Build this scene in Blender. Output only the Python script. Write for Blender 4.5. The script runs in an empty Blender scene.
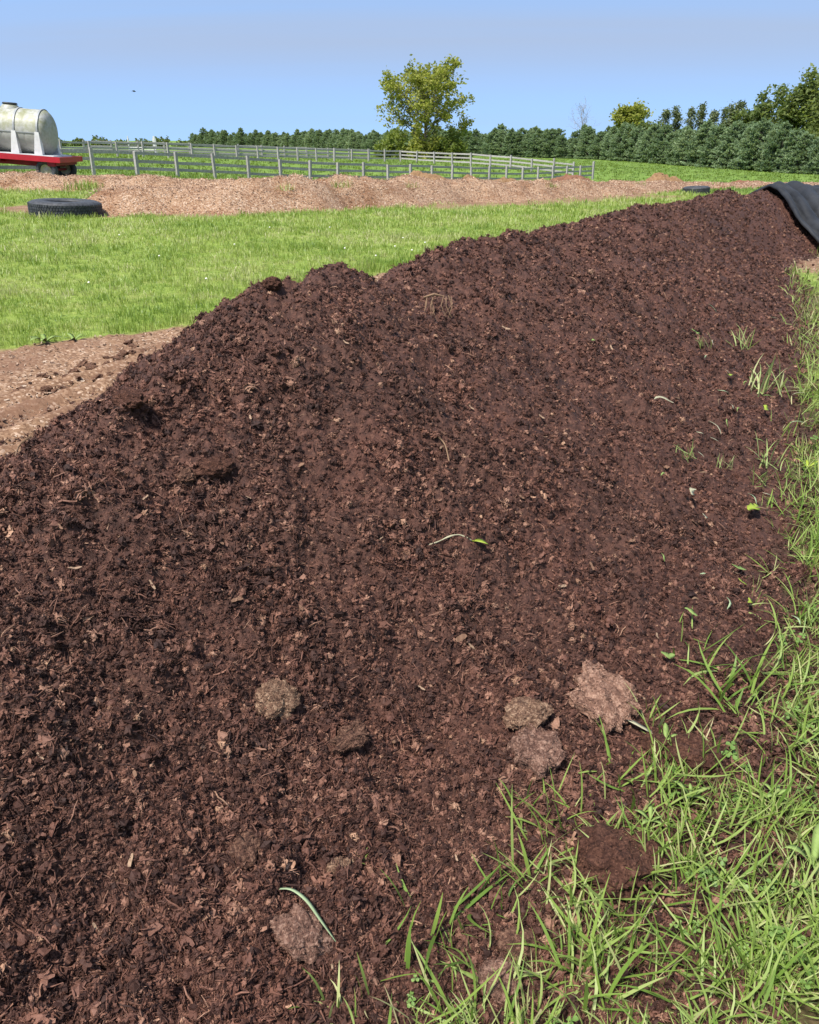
import bpy, math, random
import numpy as np
from mathutils import Vector, Matrix, Euler

# ------------------------------------------------------------------ camera, sky, sun, exposure
SC = bpy.context.scene
COL = SC.collection
CAM_H = 1.6
PITCH = math.atan(372 / 788.0)
cam_d = bpy.data.cameras.new('camera')
cam = bpy.data.objects.new('camera', cam_d)
COL.objects.link(cam)
cam.location = (0, 0, CAM_H)
cam.rotation_euler = (math.pi / 2 - PITCH, 0, 0)
cam_d.sensor_fit = 'HORIZONTAL'
cam_d.sensor_width = 36.0
cam_d.lens = 36.0 * 788.0 / 819.0
cam_d.clip_start = 0.05
cam_d.clip_end = 9000
SC.camera = cam

SUN_EL, SUN_AZ = math.radians(60), math.radians(222)     # azimuth clockwise from +Y (north)
world = bpy.data.worlds.new('World')
SC.world = world
world.use_nodes = True
wn, wl = world.node_tree.nodes, world.node_tree.links
wn.clear()
w_out = wn.new('ShaderNodeOutputWorld')
w_bg = wn.new('ShaderNodeBackground')
w_sky = wn.new('ShaderNodeTexSky')
w_sky.sky_type = 'NISHITA'
w_sky.sun_disc = False
w_sky.sun_elevation = SUN_EL
w_sky.sun_rotation = SUN_AZ
w_sky.air_density = 1.0
w_sky.dust_density = 0.2
w_sky.ozone_density = 1.6
w_bg.inputs['Strength'].default_value = 0.085
# thin veil of high cloud over the whole dome, drawn out in long soft bands
tc = wn.new('ShaderNodeTexCoord')
sep = wn.new('ShaderNodeSeparateXYZ'); wl.new(tc.outputs['Generated'], sep.inputs[0])
zz = wn.new('ShaderNodeMath'); zz.operation = 'MAXIMUM'; zz.inputs[1].default_value = 0.0
wl.new(sep.outputs['Z'], zz.inputs[0])
za = wn.new('ShaderNodeMath'); za.operation = 'ADD'; za.inputs[1].default_value = 0.09
wl.new(zz.outputs[0], za.inputs[0])
dv = []
for ax in 'XY':
    q = wn.new('ShaderNodeMath'); q.operation = 'DIVIDE'
    wl.new(sep.outputs[ax], q.inputs[0]); wl.new(za.outputs[0], q.inputs[1]); dv.append(q)
lift = wn.new('ShaderNodeMath'); lift.operation = 'MULTIPLY_ADD'
lift.inputs[1].default_value = 0.8; lift.inputs[2].default_value = 0.31
wl.new(zz.outputs[0], lift.inputs[0])
sv = wn.new('ShaderNodeCombineXYZ')                    # clear, dust-free air: no milky rim at the horizon
wl.new(sep.outputs['X'], sv.inputs[0]); wl.new(sep.outputs['Y'], sv.inputs[1]); wl.new(lift.outputs[0], sv.inputs[2])
nrm = wn.new('ShaderNodeVectorMath'); nrm.operation = 'NORMALIZE'
wl.new(sv.outputs[0], nrm.inputs[0]); wl.new(nrm.outputs[0], w_sky.inputs['Vector'])
cmb = wn.new('ShaderNodeCombineXYZ')
wl.new(dv[0].outputs[0], cmb.inputs[0]); wl.new(dv[1].outputs[0], cmb.inputs[1])
mp = wn.new('ShaderNodeMapping'); mp.inputs['Scale'].default_value = (0.07, 0.30, 1.0)
mp.inputs['Location'].default_value = (3.1, 0.55, 0)
mp.inputs['Rotation'].default_value = (0, 0, math.radians(-4))
wl.new(cmb.outputs[0], mp.inputs[0])
cn = wn.new('ShaderNodeTexNoise'); cn.inputs['Scale'].default_value = 1.0
cn.inputs['Detail'].default_value = 4.0; cn.inputs['Roughness'].default_value = 0.5
cn.inputs['Distortion'].default_value = 0.4
wl.new(mp.outputs[0], cn.inputs['Vector'])
cr = wn.new('ShaderNodeMapRange'); cr.inputs['From Min'].default_value = 0.36
cr.inputs['From Max'].default_value = 0.62; cr.inputs['To Max'].default_value = 0.85; cr.inputs['To Min'].default_value = 0.1
cr.interpolation_type = 'SMOOTHSTEP'
wl.new(cn.outputs[0], cr.inputs['Value'])
# the veil is a layer of cloud: along the horizon the line of sight leaves it behind
fade = wn.new('ShaderNodeMapRange'); fade.inputs['From Min'].default_value = 0.045
fade.inputs['From Max'].default_value = 0.10; fade.inputs['To Min'].default_value = 0.22
wl.new(zz.outputs[0], fade.inputs['Value'])
mulc = wn.new('ShaderNodeMath'); mulc.operation = 'MULTIPLY'
wl.new(cr.outputs[0], mulc.inputs[0]); wl.new(fade.outputs[0], mulc.inputs[1])
mixw = wn.new('ShaderNodeMix'); mixw.data_type = 'RGBA'
wl.new(mulc.outputs[0], mixw.inputs['Factor'])
wl.new(w_sky.outputs[0], mixw.inputs['A'])
mixw.inputs['B'].default_value = (1.72, 2.1, 2.85, 1)
wl.new(mixw.outputs['Result'], w_bg.inputs[0])
wl.new(w_bg.outputs[0], w_out.inputs[0])

sun_d = bpy.data.lights.new('sun', 'SUN')
sun_d.energy = 2.8
sun_d.angle = math.radians(8.0)
sun_d.color = (1.0, 0.95, 0.88)
sun = bpy.data.objects.new('sun', sun_d)
COL.objects.link(sun)
sdir = Vector((math.sin(SUN_AZ) * math.cos(SUN_EL), math.cos(SUN_AZ) * math.cos(SUN_EL), math.sin(SUN_EL)))
sun.rotation_euler = sdir.to_track_quat('Z', 'Y').to_euler()
sun.location = sdir * 50

SC.view_settings.view_transform = 'Standard'
SC.view_settings.look = 'None'
SC.view_settings.exposure = 1.62
SC.view_settings.gamma = 1.0
SC.view_settings.use_curve_mapping = False
SC.render.engine = 'CYCLES'
SC.cycles.use_denoising = True
SC.cycles.max_bounces = 6
SC.cycles.diffuse_bounces = 3
SC.cycles.glossy_bounces = 2
SC.cycles.transmission_bounces = 3
SC.cycles.transparent_max_bounces = 4

# ------------------------------------------------------------------ helpers
rng = np.random.default_rng(7)
random.seed(7)
PI = math.pi
_perm = np.random.default_rng(11).permutation(512)
_perm = np.concatenate([_perm, _perm, _perm])
_ga = np.random.default_rng(12).uniform(0, 2 * PI, 512)
_gx, _gy = np.cos(_ga), np.sin(_ga)


def gnoise(x, y, seed=0):
    x = np.asarray(x, float) + seed * 17.31
    y = np.asarray(y, float) + seed * 9.77
    xi = np.floor(x).astype(int); yi = np.floor(y).astype(int)
    fx = x - xi; fy = y - yi
    xi &= 511; yi &= 511
    def g(ix, iy, dx, dy):
        h = _perm[_perm[ix & 511] + (iy & 511)] & 511
        return _gx[h] * dx + _gy[h] * dy
    u = fx * fx * fx * (fx * (fx * 6 - 15) + 10); v = fy * fy * fy * (fy * (fy * 6 - 15) + 10)
    a = g(xi, yi, fx, fy); b = g(xi + 1, yi, fx - 1, fy)
    c = g(xi, yi + 1, fx, fy - 1); d = g(xi + 1, yi + 1, fx - 1, fy - 1)
    return ((a + (b - a) * u) * (1 - v) + (c + (d - c) * u) * v) * 1.5


def fbm(x, y, f, octv=4, seed=0, rough=0.5):
    o = 0; a = 1.0
    for i in range(octv):
        o = o + a * gnoise(np.asarray(x) * f, np.asarray(y) * f, seed + i * 3)
        f *= 2.03; a *= rough
    return o


def sstep(a, b, x):
    t = np.clip((np.asarray(x, float) - a) / (b - a), 0, 1)
    return t * t * (3 - 2 * t)


def lerp_tab(x, tab):
    tab = np.array(tab, float)
    return np.interp(x, tab[:, 0], tab[:, 1])


def tag(o, label=None, cat=None, group=None, kind=None):
    if label: o['label'] = label
    if cat: o['category'] = cat
    if group: o['group'] = group
    if kind: o['kind'] = kind
    return o


def link(o, parent=None):
    COL.objects.link(o)
    if parent is not None:
        o.parent = parent
    return o


def mesh_obj(name, verts, faces, mat, parent=None, smooth=False, do_link=True):
    me = bpy.data.meshes.new(name)
    me.from_pydata([tuple(map(float, v)) for v in verts], [], [tuple(map(int, f)) for f in faces])
    me.update()
    if smooth:
        me.shade_smooth()
    if mat: me.materials.append(mat)
    o = bpy.data.objects.new(name, me)
    if do_link:
        link(o, parent)
    return o


def empty(name, loc=(0, 0, 0), rot=(0, 0, 0)):
    o = bpy.data.objects.new(name, None)
    o.empty_display_size = 0.2
    o.location = loc; o.rotation_euler = rot
    COL.objects.link(o)
    return o


def copy_tree(o, parent=None):
    c = o.copy(); COL.objects.link(c); c.parent = parent
    for ch in list(o.children):
        copy_tree(ch, c)
    return c


class MB:
    """collects verts and faces of one mesh"""
    def __init__(self): self.v = []; self.f = []; self.mi = []
    def add(self, v, f, mi=0):
        n = len(self.v); self.v.extend(tuple(map(float, p)) for p in v)
        self.f.extend(tuple(int(i) + n for i in q) for q in f)
        self.mi.extend([mi] * len(f))
    def box(self, c, d, rot=None, bev=0.0, jit=0.0):
        hx, hy, hz = d[0] / 2, d[1] / 2, d[2] / 2
        pts = []
        for x in (-hx, hx):
            for y in (-hy, hy):
                for z in (-hz, hz):
                    pts.append(Vector((x + random.uniform(-jit, jit), y + random.uniform(-jit, jit), z + random.uniform(-jit, jit))))
        if rot is not None: pts = [rot @ p for p in pts]
        c = Vector(c)
        self.add([p + c for p in pts], [(0, 1, 3, 2), (4, 6, 7, 5), (0, 4, 5, 1), (2, 3, 7, 6), (0, 2, 6, 4), (1, 5, 7, 3)])
    def tube(self, pts, rad, seg=6, cap=True):
        pts = [Vector(p) for p in pts]
        n = len(pts)
        if not hasattr(rad, '__len__'): rad = [rad] * n
        rings = []
        up = Vector((0.31, 0.2, 0.93))
        for i, p in enumerate(pts):
            t = (pts[min(i + 1, n - 1)] - pts[max(i - 1, 0)]).normalized()
            a = t.cross(up)
            if a.length < 1e-3: a = t.cross(Vector((1, 0, 0)))
            a.normalize(); b = t.cross(a)
            rings.append([p + (a * math.cos(k * 2 * PI / seg) + b * math.sin(k * 2 * PI / seg)) * rad[i] for k in range(seg)])
        f = []
        for i in range(n - 1):
            for k in range(seg):
                k2 = (k + 1) % seg
                f.append((i * seg + k, i * seg + k2, (i + 1) * seg + k2, (i + 1) * seg + k))
        if cap:
            f.append(tuple(range(seg))[::-1]); f.append(tuple((n - 1) * seg + k for k in range(seg)))
        self.add([q for r in rings for q in r], f)
    def lathe(self, prof, axis='Z', seg=32, c=(0, 0, 0), closed=False):
        v = []; f = []
        m = len(prof)
        for k in range(seg):
            a = 2 * PI * k / seg
            for r, h in prof:
                if axis == 'Z': q = (r * math.cos(a), r * math.sin(a), h)
                elif axis == 'X': q = (h, r * math.cos(a), r * math.sin(a))
                else: q = (r * math.cos(a), h, r * math.sin(a))
                v.append((q[0] + c[0], q[1] + c[1], q[2] + c[2]))
        for k in range(seg):
            k2 = (k + 1) % seg
            for i in range(m - 1 if not closed else m):
                i2 = (i + 1) % m
                f.append((k * m + i, k2 * m + i, k2 * m + i2, k * m + i2))
        self.add(v, f)
    def build(self, name, mat, parent=None, smooth=False, do_link=True):
        o = mesh_obj(name, self.v, self.f, None, parent, smooth, do_link)
        mats = mat if isinstance(mat, (list, tuple)) else [mat]
        for m in mats: o.data.materials.append(m)
        if len(mats) > 1:
            o.data.polygons.foreach_set('material_index', self.mi)
        return o


# ------------------------------------------------------------------ materials
class NT:
    def __init__(self, name):
        self.m = bpy.data.materials.new(name); self.m.use_nodes = True
        self.n = self.m.node_tree.nodes; self.l = self.m.node_tree.links
        self.n.clear()
        self.out = self.n.new('ShaderNodeOutputMaterial')
    def N(self, t, **kw):
        x = self.n.new(t)
        for k, v in kw.items(): setattr(x, k, v)
        return x
    def set(self, sock, val):
        if isinstance(val, bpy.types.NodeSocket): self.l.new(val, sock)
        else:
            if isinstance(val, (tuple, list)) and len(val) == 3 and sock.type == 'RGBA': val = (*val, 1)
            sock.default_value = val
    def noise(self, vec, scale, detail=4, rough=0.55, dist=0.0):
        x = self.N('ShaderNodeTexNoise')
        self.set(x.inputs['Vector'], vec)
        x.inputs['Scale'].default_value = scale; x.inputs['Detail'].default_value = detail
        x.inputs['Roughness'].default_value = rough; x.inputs['Distortion'].default_value = dist
        return x.outputs[0]
    def voro(self, vec, scale, out='Distance', feat='F1'):
        x = self.N('ShaderNodeTexVoronoi'); x.feature = feat
        self.set(x.inputs['Vector'], vec); x.inputs['Scale'].default_value = scale
        return x.outputs[out]
    def rng(self, v, a, b, c=0.0, d=1.0, smooth=False):
        x = self.N('ShaderNodeMapRange')
        if smooth: x.interpolation_type = 'SMOOTHSTEP'
        self.set(x.inputs['Value'], v)
        x.inputs['From Min'].default_value = a; x.inputs['From Max'].default_value = b
        x.inputs['To Min'].default_value = c; x.inputs['To Max'].default_value = d
        return x.outputs[0]
    def mix(self, f, a, b, mode='MIX'):
        x = self.N('ShaderNodeMix', data_type='RGBA', blend_type=mode)
        self.set(x.inputs['Factor'], f); self.set(x.inputs['A'], a); self.set(x.inputs['B'], b)
        return x.outputs['Result']
    def math(self, op, a, b=0.0):
        x = self.N('ShaderNodeMath', operation=op)
        self.set(x.inputs[0], a); self.set(x.inputs[1], b)
        return x.outputs[0]
    def ramp(self, v, stops):
        x = self.N('ShaderNodeValToRGB'); self.set(x.inputs[0], v)
        e = x.color_ramp.elements
        while len(e) < len(stops): e.new(0.5)
        for i, (p, c) in enumerate(stops):
            e[i].position = p; e[i].color = (*c, 1)
        return x.outputs[0]
    def attr(self, name, out='Fac', kind='GEOMETRY'):
        x = self.N('ShaderNodeAttribute'); x.attribute_name = name; x.attribute_type = kind
        return x.outputs[out]
    def bump(self, h, strength=0.5, dist=0.01):
        x = self.N('ShaderNodeBump'); self.set(x.inputs['Height'], h)
        x.inputs['Strength'].default_value = strength; x.inputs['Distance'].default_value = dist
        return x.outputs[0]
    def pos(self):
        return self.N('ShaderNodeNewGeometry').outputs['Position']
    def objco(self):
        return self.N('ShaderNodeTexCoord').outputs['Object']
    def rand(self):
        return self.N('ShaderNodeObjectInfo').outputs['Random']
    def principled(self, col, rough=0.7, spec=0.3, normal=None, metal=0.0):
        b = self.N('ShaderNodeBsdfPrincipled')
        self.set(b.inputs['Base Color'], col); self.set(b.inputs['Roughness'], rough)
        self.set(b.inputs['Specular IOR Level'], spec); self.set(b.inputs['Metallic'], metal)
        if normal is not None: self.l.new(normal, b.inputs['Normal'])
        return b.outputs[0]
    def done(self, sh):
        self.l.new(sh, self.out.inputs['Surface']); return self.m


def mat_leaf(name, stops, trans=0.35, rough=0.45, spec=0.4, tone_attr=True, spread=0.5, tint=False):
    """foliage: colour from a ramp by plant and by blade, light shining through"""
    t = NT(name)
    v = t.attr('tint', 'Fac', 'INSTANCER') if tint else t.rand()
    if tone_attr:
        v = t.math('ADD', t.math('MULTIPLY', v, spread), t.math('MULTIPLY', t.attr('tone'), 1 - spread))
    c = t.ramp(v, stops)
    b = t.principled(c, rough, spec)
    tr = t.N('ShaderNodeBsdfTranslucent')
    t.set(tr.inputs[0], t.mix(0.35, c, (0.35, 0.42, 0.03)))
    ms = t.N('ShaderNodeMixShader'); ms.inputs[0].default_value = trans
    t.l.new(b, ms.inputs[1]); t.l.new(tr.outputs[0], ms.inputs[2])
    return t.done(ms.outputs[0])


def mat_compost(name, inst=False):
    t = NT(name); p = t.pos()
    n1 = t.noise(p, 3.0, 4); n2 = t.noise(p, 45.0, 5, 0.65); n3 = t.noise(p, 210.0, 3, 0.7)
    if inst:
        r = t.rand()
        c = t.ramp(r, [(0.0, (0.025, 0.0095, 0.0064)), (0.40, (0.060, 0.0252, 0.0168)), (0.70, (0.116, 0.052, 0.035)),
                       (0.90, (0.180, 0.088, 0.059)), (0.985, (0.255, 0.142, 0.095)), (1.0, (0.36, 0.22, 0.14))])
        c = t.mix(t.rng(n3, 0.3, 0.7, 0.0, 0.6), c, t.mix(1.0, c, (0.45, 0.4, 0.4), 'MULTIPLY'))
    else:
        c = t.ramp(n2, [(0.25, (0.021, 0.0082, 0.0055)), (0.5, (0.050, 0.0198, 0.0128)), (0.66, (0.088, 0.0375, 0.0245)), (0.8, (0.135, 0.064, 0.041))])
        chips = t.voro(p, 95.0, 'Color')
        cs = t.N('ShaderNodeSeparateColor'); t.l.new(chips, cs.inputs[0])
        c = t.mix(t.rng(cs.outputs[0], 0.80, 1.0, 0, 0.5), c, (0.14, 0.068, 0.044))
    c = t.mix(t.rng(n1, 0.35, 0.7, 0.0, 0.35), c, t.mix(1.0, c, (1.5, 1.35, 1.3), 'MULTIPLY'))
    damp = t.rng(t.noise(p, 1.35, 3, 0.55, 0.3), 0.52, 0.72, 0.0, 0.38, True)      # moister, darker patches
    c = t.mix(damp, c, t.mix(1.0, c, (0.42, 0.40, 0.42), 'MULTIPLY'))
    h = t.math('ADD', t.math('MULTIPLY', n2, 0.7), t.math('MULTIPLY', n3, 0.45))
    nm = t.bump(h, 0.9, 0.012 if not inst else 0.005)
    return t.done(t.principled(c, 0.72, 0.32, nm))


def mat_chunk(name, base, lite, dark, sc=60):
    t = NT(name); p = t.objco()
    n = t.noise(p, sc, 5, 0.7); n2 = t.noise(p, sc * 4, 3, 0.7)
    w = t.N('ShaderNodeVectorMath', operation='ADD'); t.l.new(p, w.inputs[0])
    wv = t.N('ShaderNodeTexNoise'); wv.inputs['Scale'].default_value = 150; t.l.new(p, wv.inputs['Vector'])
    ws = t.N('ShaderNodeVectorMath', operation='SCALE'); t.l.new(wv.outputs['Color'], ws.inputs[0]); ws.inputs['Scale'].default_value = .006
    t.l.new(ws.outputs[0], w.inputs[1])
    cs = t.N('ShaderNodeSeparateColor'); t.l.new(t.voro(w.outputs[0], 210, 'Color'), cs.inputs[0])     # matted chips
    v = t.math('ADD', t.math('MULTIPLY', t.attr('tone'), .40), t.math('ADD', t.math('MULTIPLY', t.rng(n, .3, .7), .2), t.math('MULTIPLY', cs.outputs[0], .42)))
    c = t.ramp(v, [(0.12, dark), (0.45, base), (0.85, lite)])
    return t.done(t.principled(c, 0.85, 0.2, t.bump(t.math('ADD', t.math('ADD', n, n2), cs.outputs[1]), 1.0, 0.006)))


def mat_chips(name):
    t = NT(name); p = t.pos()
    v = t.N('ShaderNodeTexVoronoi'); t.set(v.inputs['Vector'], p); v.inputs['Scale'].default_value = 38.0
    cs = t.N('ShaderNodeSeparateColor'); t.l.new(v.outputs['Color'], cs.inputs[0])
    c = t.ramp(cs.outputs[0], [(0.0, (0.17, 0.095, 0.058)), (0.4, (0.30, 0.180, 0.105)), (0.75, (0.40, 0.262, 0.165)), (1.0, (0.50, 0.39, 0.30))])
    n = t.noise(p, 1.1, 4, 0.6)
    c = t.mix(t.rng(n, 0.45, 0.68, 0, 0.75), c, t.mix(1.0, c, (0.55, 0.40, 0.29), 'MULTIPLY'))
    return t.done(t.principled(c, 0.85, 0.2, t.bump(t.math('ADD', v.outputs['Distance'], t.noise(p, 60, 3)), 0.8, 0.03)))


def mat_chip_inst(name, k=1.0):
    t = NT(name)
    c = t.ramp(t.rand(), [(0.0, (0.17 * k, 0.10 * k, 0.07 * k)), (0.4, (0.28 * k, 0.172 * k, 0.112 * k)), (0.8, (0.40 * k, 0.28 * k, 0.195 * k)), (1.0, (0.54 * k, 0.43 * k, 0.33 * k))])
    return t.done(t.principled(c, 0.8, 0.2))


def mat_brown_heap(name, c0, c1):
    t = NT(name); p = t.pos()
    n = t.noise(p, 5.0, 6, 0.7); n2 = t.noise(p, 30, 3, 0.7)
    c = t.ramp(n, [(0.32, c0), (0.68, c1)])
    return t.done(t.principled(c, 0.9, 0.15, t.bump(t.math('ADD', n, n2), 1.0, 0.08)))


def mat_wood_grey(name):
    t = NT(name); p = t.objco()
    mpn = t.N('ShaderNodeMapping'); t.l.new(p, mpn.inputs[0]); mpn.inputs['Scale'].default_value = (3, 3, 3)
    n = t.noise(mpn.outputs[0], 3.0, 5, 0.65, 0.6)
    r = t.rand()
    c = t.ramp(n, [(0.3, (0.22, 0.207, 0.196)), (0.55, (0.37, 0.353, 0.337)), (0.75, (0.50, 0.485, 0.47))])
    c = t.mix(t.rng(r, 0, 1, 0, 0.35), c, (0.21, 0.197, 0.186))
    return t.done(t.principled(c, 0.85, 0.2, t.bump(n, 0.6, 0.01)))


def mat_simple(name, col, rough=0.6, spec=0.4, nscale=8.0, var=0.25, metal=0.0, bump=0.0):
    t = NT(name); p = t.objco()
    n = t.noise(p, nscale, 5, 0.6)
    c = t.mix(t.rng(n, 0.35, 0.7, 0, 1), col, tuple(x * (1 - var) for x in col))
    nm = t.bump(n, bump, 0.01) if bump else None
    return t.done(t.principled(c, rough, spec, nm, metal))


def mat_tank(name):
    t = NT(name); p = t.objco()
    n = t.noise(p, 2.2, 6, 0.65); n2 = t.noise(p, 9, 4, 0.6)
    sx = t.N('ShaderNodeSeparateXYZ'); t.l.new(p, sx.inputs[0])
    c = t.mix(t.rng(n2, 0.4, 0.65, 0, 0.5), (0.36, 0.36, 0.335), (0.23, 0.235, 0.215))
    alg = t.math('MULTIPLY', t.rng(n, 0.40, 0.60), t.rng(sx.outputs[2], -0.1, 0.3, 0.15, 1.0))
    c = t.mix(t.math('MULTIPLY', alg, 0.85), c, (0.19, 0.195, 0.085))
    return t.done(t.principled(c, 0.5, 0.4))


def mat_rubber(name, k=1.0):
    t = NT(name); p = t.objco()
    n = t.noise(p, 14, 5, 0.65)
    c = t.mix(t.rng(n, 0.4, 0.7), (0.024 * k, 0.026 * k, 0.03 * k), (0.062 * k, 0.066 * k, 0.074 * k))
    return t.done(t.principled(c, 0.65, 0.35, t.bump(n, 0.3, 0.01)))


def mat_fabric(name):
    t = NT(name); p = t.pos()
    n = t.noise(p, 2.2, 4, 0.6); w = t.noise(p, 120, 2, 0.5)
    c = t.mix(t.rng(n, 0.35, 0.7), (0.010, 0.0108, 0.0125), (0.026, 0.028, 0.032))
    return t.done(t.principled(c, 0.6, 0.3, t.bump(t.math('ADD', n, t.math('MULTIPLY', w, 0.25)), 0.5, 0.02)))


def mat_bark(name, col=(0.12, 0.10, 0.085)):
    t = NT(name); p = t.objco()
    n = t.noise(p, 6, 5, 0.7)
    c = t.mix(n, tuple(x * .6 for x in col), tuple(x * 1.4 for x in col))
    return t.done(t.principled(c, 0.9, 0.15, t.bump(n, 0.8, 0.03)))


def mat_ground(name):
    """one sheet: turf, bare chip-strewn soil where vehicles turn, darker soil by the heap (regions stored on the mesh)"""
    t = NT(name); p = t.pos()
    n1 = t.noise(p, 0.35, 4, 0.6); n2 = t.noise(p, 9.0, 5, 0.65); n3 = t.noise(p, 55.0, 3, 0.6); n4 = t.noise(p, 1.7, 4, 0.6)
    g = t.ramp(n2, [(0.25, (0.075, 0.115, 0.020)), (0.5, (0.15, 0.21, 0.036)), (0.75, (0.24, 0.285, 0.07))])
    g = t.mix(t.rng(n4, 0.50, 0.72, 0, 0.55), g, (0.26, 0.25, 0.095))
    far = t.attr('far')
    gf = t.ramp(t.noise(p, 0.6, 5, 0.7), [(0.3, (0.085, 0.145, 0.024)), (0.55, (0.13, 0.205, 0.036)), (0.75, (0.175, 0.24, 0.056))])
    g = t.mix(far, g, gf)
    g = t.mix(t.rng(n1, 0.5, 0.75, 0, 0.22), g, (0.23, 0.24, 0.07))
    v = t.N('ShaderNodeTexVoronoi'); t.set(v.inputs['Vector'], p); v.inputs['Scale'].default_value = 55.0
    cs = t.N('ShaderNodeSeparateColor'); t.l.new(v.outputs['Color'], cs.inputs[0])
    d = t.ramp(cs.outputs[0], [(0.0, (0.115, 0.062, 0.036)), (0.5, (0.20, 0.118, 0.070)), (0.85, (0.27, 0.172, 0.108)), (1.0, (0.42, 0.31, 0.23))])
    d = t.mix(t.rng(n4, 0.44, 0.66, 0, 0.8), d, (0.145, 0.078, 0.048))
    d = t.mix(t.rng(n3, 0.6, 0.75, 0, 0.5), d, (0.10, 0.055, 0.036))
    s = t.ramp(n3, [(0.3, (0.024, 0.012, 0.009)), (0.55, (0.055, 0.03, 0.022)), (0.75, (0.10, 0.058, 0.042))])
    c = t.mix(t.attr('dirt'), g, d)
    c = t.mix(t.attr('soil'), c, s)
    h = t.math('ADD', n2, t.math('MULTIPLY', n3, 0.5))
    return t.done(t.principled(c, 0.9, 0.15, t.bump(h, 0.6, 0.02)))


GRASS_STOPS = [(0.0, (0.075, 0.14, 0.026)), (0.25, (0.145, 0.24, 0.042)), (0.5, (0.21, 0.30, 0.060)), (0.7, (0.29, 0.37, 0.11)),
               (0.87, (0.40, 0.42, 0.18)), (1.0, (0.50, 0.42, 0.25))]
LAWN_STOPS = [(0.0, (0.085, 0.155, 0.022)), (0.3, (0.155, 0.25, 0.036)), (0.55, (0.235, 0.325, 0.058)), (0.75, (0.32, 0.375, 0.10)),
              (0.9, (0.38, 0.38, 0.18)), (1.0, (0.46, 0.42, 0.25))]
M = {}
M['ground'] = mat_ground('ground_turf_and_soil')
M['compost'] = mat_compost('compost')
M['crumb'] = mat_compost('compost_crumb', True)
M['chips'] = mat_chips('wood_chip_bed')
M['chip'] = mat_chip_inst('wood_chip')
M['grass'] = mat_leaf('grass_blade', GRASS_STOPS, 0.38, 0.5, 0.3, True, .45, True)
M['clover'] = mat_leaf('clover_leaf', [(0, (0.08, 0.15, 0.03)), (0.6, (0.15, 0.25, 0.06)), (1, (0.24, 0.33, 0.10))], .3, .5, .3, True, .5, True)
M['lawn'] = mat_leaf('lawn_blade', LAWN_STOPS, 0.35, 0.45, 0.4, True, .6, True)
M['clump'] = mat_leaf('clump_blade', LAWN_STOPS, 0.35, 0.45, 0.4)
M['far_grass'] = mat_leaf('meadow_blade', [(0, (0.075, 0.135, 0.02)), (0.5, (0.12, 0.195, 0.034)), (1, (0.18, 0.24, 0.06))], 0.35, 0.5, 0.3)
M['fence'] = mat_wood_grey('weathered_fence_wood')
M['white'] = mat_simple('white_paint', (0.60, 0.60, 0.59), 0.5, 0.4, 4, 0.25)
M['red'] = mat_simple('red_paint', (0.40, 0.008, 0.020), 0.45, 0.5, 3, 0.25)
M['dark_red'] = mat_simple('dull_red_steel', (0.24, 0.008, 0.016), 0.6, 0.4, 3, 0.4)
M['tank'] = mat_tank('stained_white_plastic')
M['strap'] = mat_simple('grey_steel_strap', (0.28, 0.295, 0.30), 0.5, 0.5, 6, 0.35)
M['lid'] = mat_simple('dark_lid', (0.035, 0.04, 0.04), 0.6, 0.3)
M['rim'] = mat_simple('cream_rim', (0.48, 0.44, 0.33), 0.5, 0.4, 8, 0.4)
M['rubber'] = mat_rubber('tyre_rubber')
M['fabric'] = mat_fabric('black_woven_cover')
M['bark'] = mat_bark('bark')
M['pale_bark'] = mat_bark('pale_bark', (0.27, 0.25, 0.235))


# ------------------------------------------------------------------ terrain, heap and berm heights
_ctl = np.array([
    (0, 0, 0), (0, -25, 0), (9, 0, 0), (-9, 4, 0), (-5, 12, 0), (3, 12, 0), (-8, 19, 0), (-15, 28, 0.02), (-14, 20, 0), (-32, 40, 0.1),
    (25, -15, 0), (-30, -20, 0), (45, -30, 0), (7, 17, -0.12), (2, 26, -0.27), (12.5, 37, -0.55), (-15.75, 42.8, 0), (-7.8, 52, -0.68),
    (0.1, 61.4, -1.2), (9.6, 72.5, -1.7), (17.5, 81.8, -1.8), (-25.5, 75.6, 0.25), (-1, 99.4, -0.72), (14.1, 84, -1.5),
    (54, 115, -2.6), (49, 148, -2.5), (42, 190, -2.3), (22, 215, -2.2), (-40, 320, -1.7), (-90, 370, -1.2), (2.3, 130, -0.95), (60, 60, -1.9), (30, 55, -1.15),
    (-120, 150, 0.3), (140, 150, -3.0), (150, 0, -1.5), (-150, 0, 0.3), (0, 480, -2.2), (120, 300, -2.6), (0, -150, 0)], float)
_C = 14.0


def _phi(r): return -np.sqrt(r * r + _C * _C)


_n = len(_ctl)
_A = np.zeros((_n + 1, _n + 1))
_d = np.hypot(_ctl[:, None, 0] - _ctl[None, :, 0], _ctl[:, None, 1] - _ctl[None, :, 1])
_A[:_n, :_n] = _phi(_d); _A[:_n, _n] = 1; _A[_n, :_n] = 1
_W = np.linalg.solve(_A, np.append(_ctl[:, 2], 0))


def tz(x, y):
    x = np.asarray(x, float); y = np.asarray(y, float)
    sh = np.broadcast(x, y).shape
    xf = np.broadcast_to(x, sh).ravel(); yf = np.broadcast_to(y, sh).ravel()
    o = np.full(xf.shape, _W[_n])
    for i in range(_n):
        o += _W[i] * _phi(np.hypot(xf - _ctl[i, 0], yf - _ctl[i, 1]))
    o = np.clip(o, -3.2, 1.2)
    r = np.hypot(xf, yf)
    k = sstep(380, 700, r)
    o = o * (1 - k) + (-2.0) * k
    o = o * sstep(2.0, 9.0, r)                     # level where the photographer stands
    o += 0.03 * fbm(xf, yf, 0.3, 2, 40) * sstep(4, 14, r)
    return o.reshape(sh)


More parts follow.
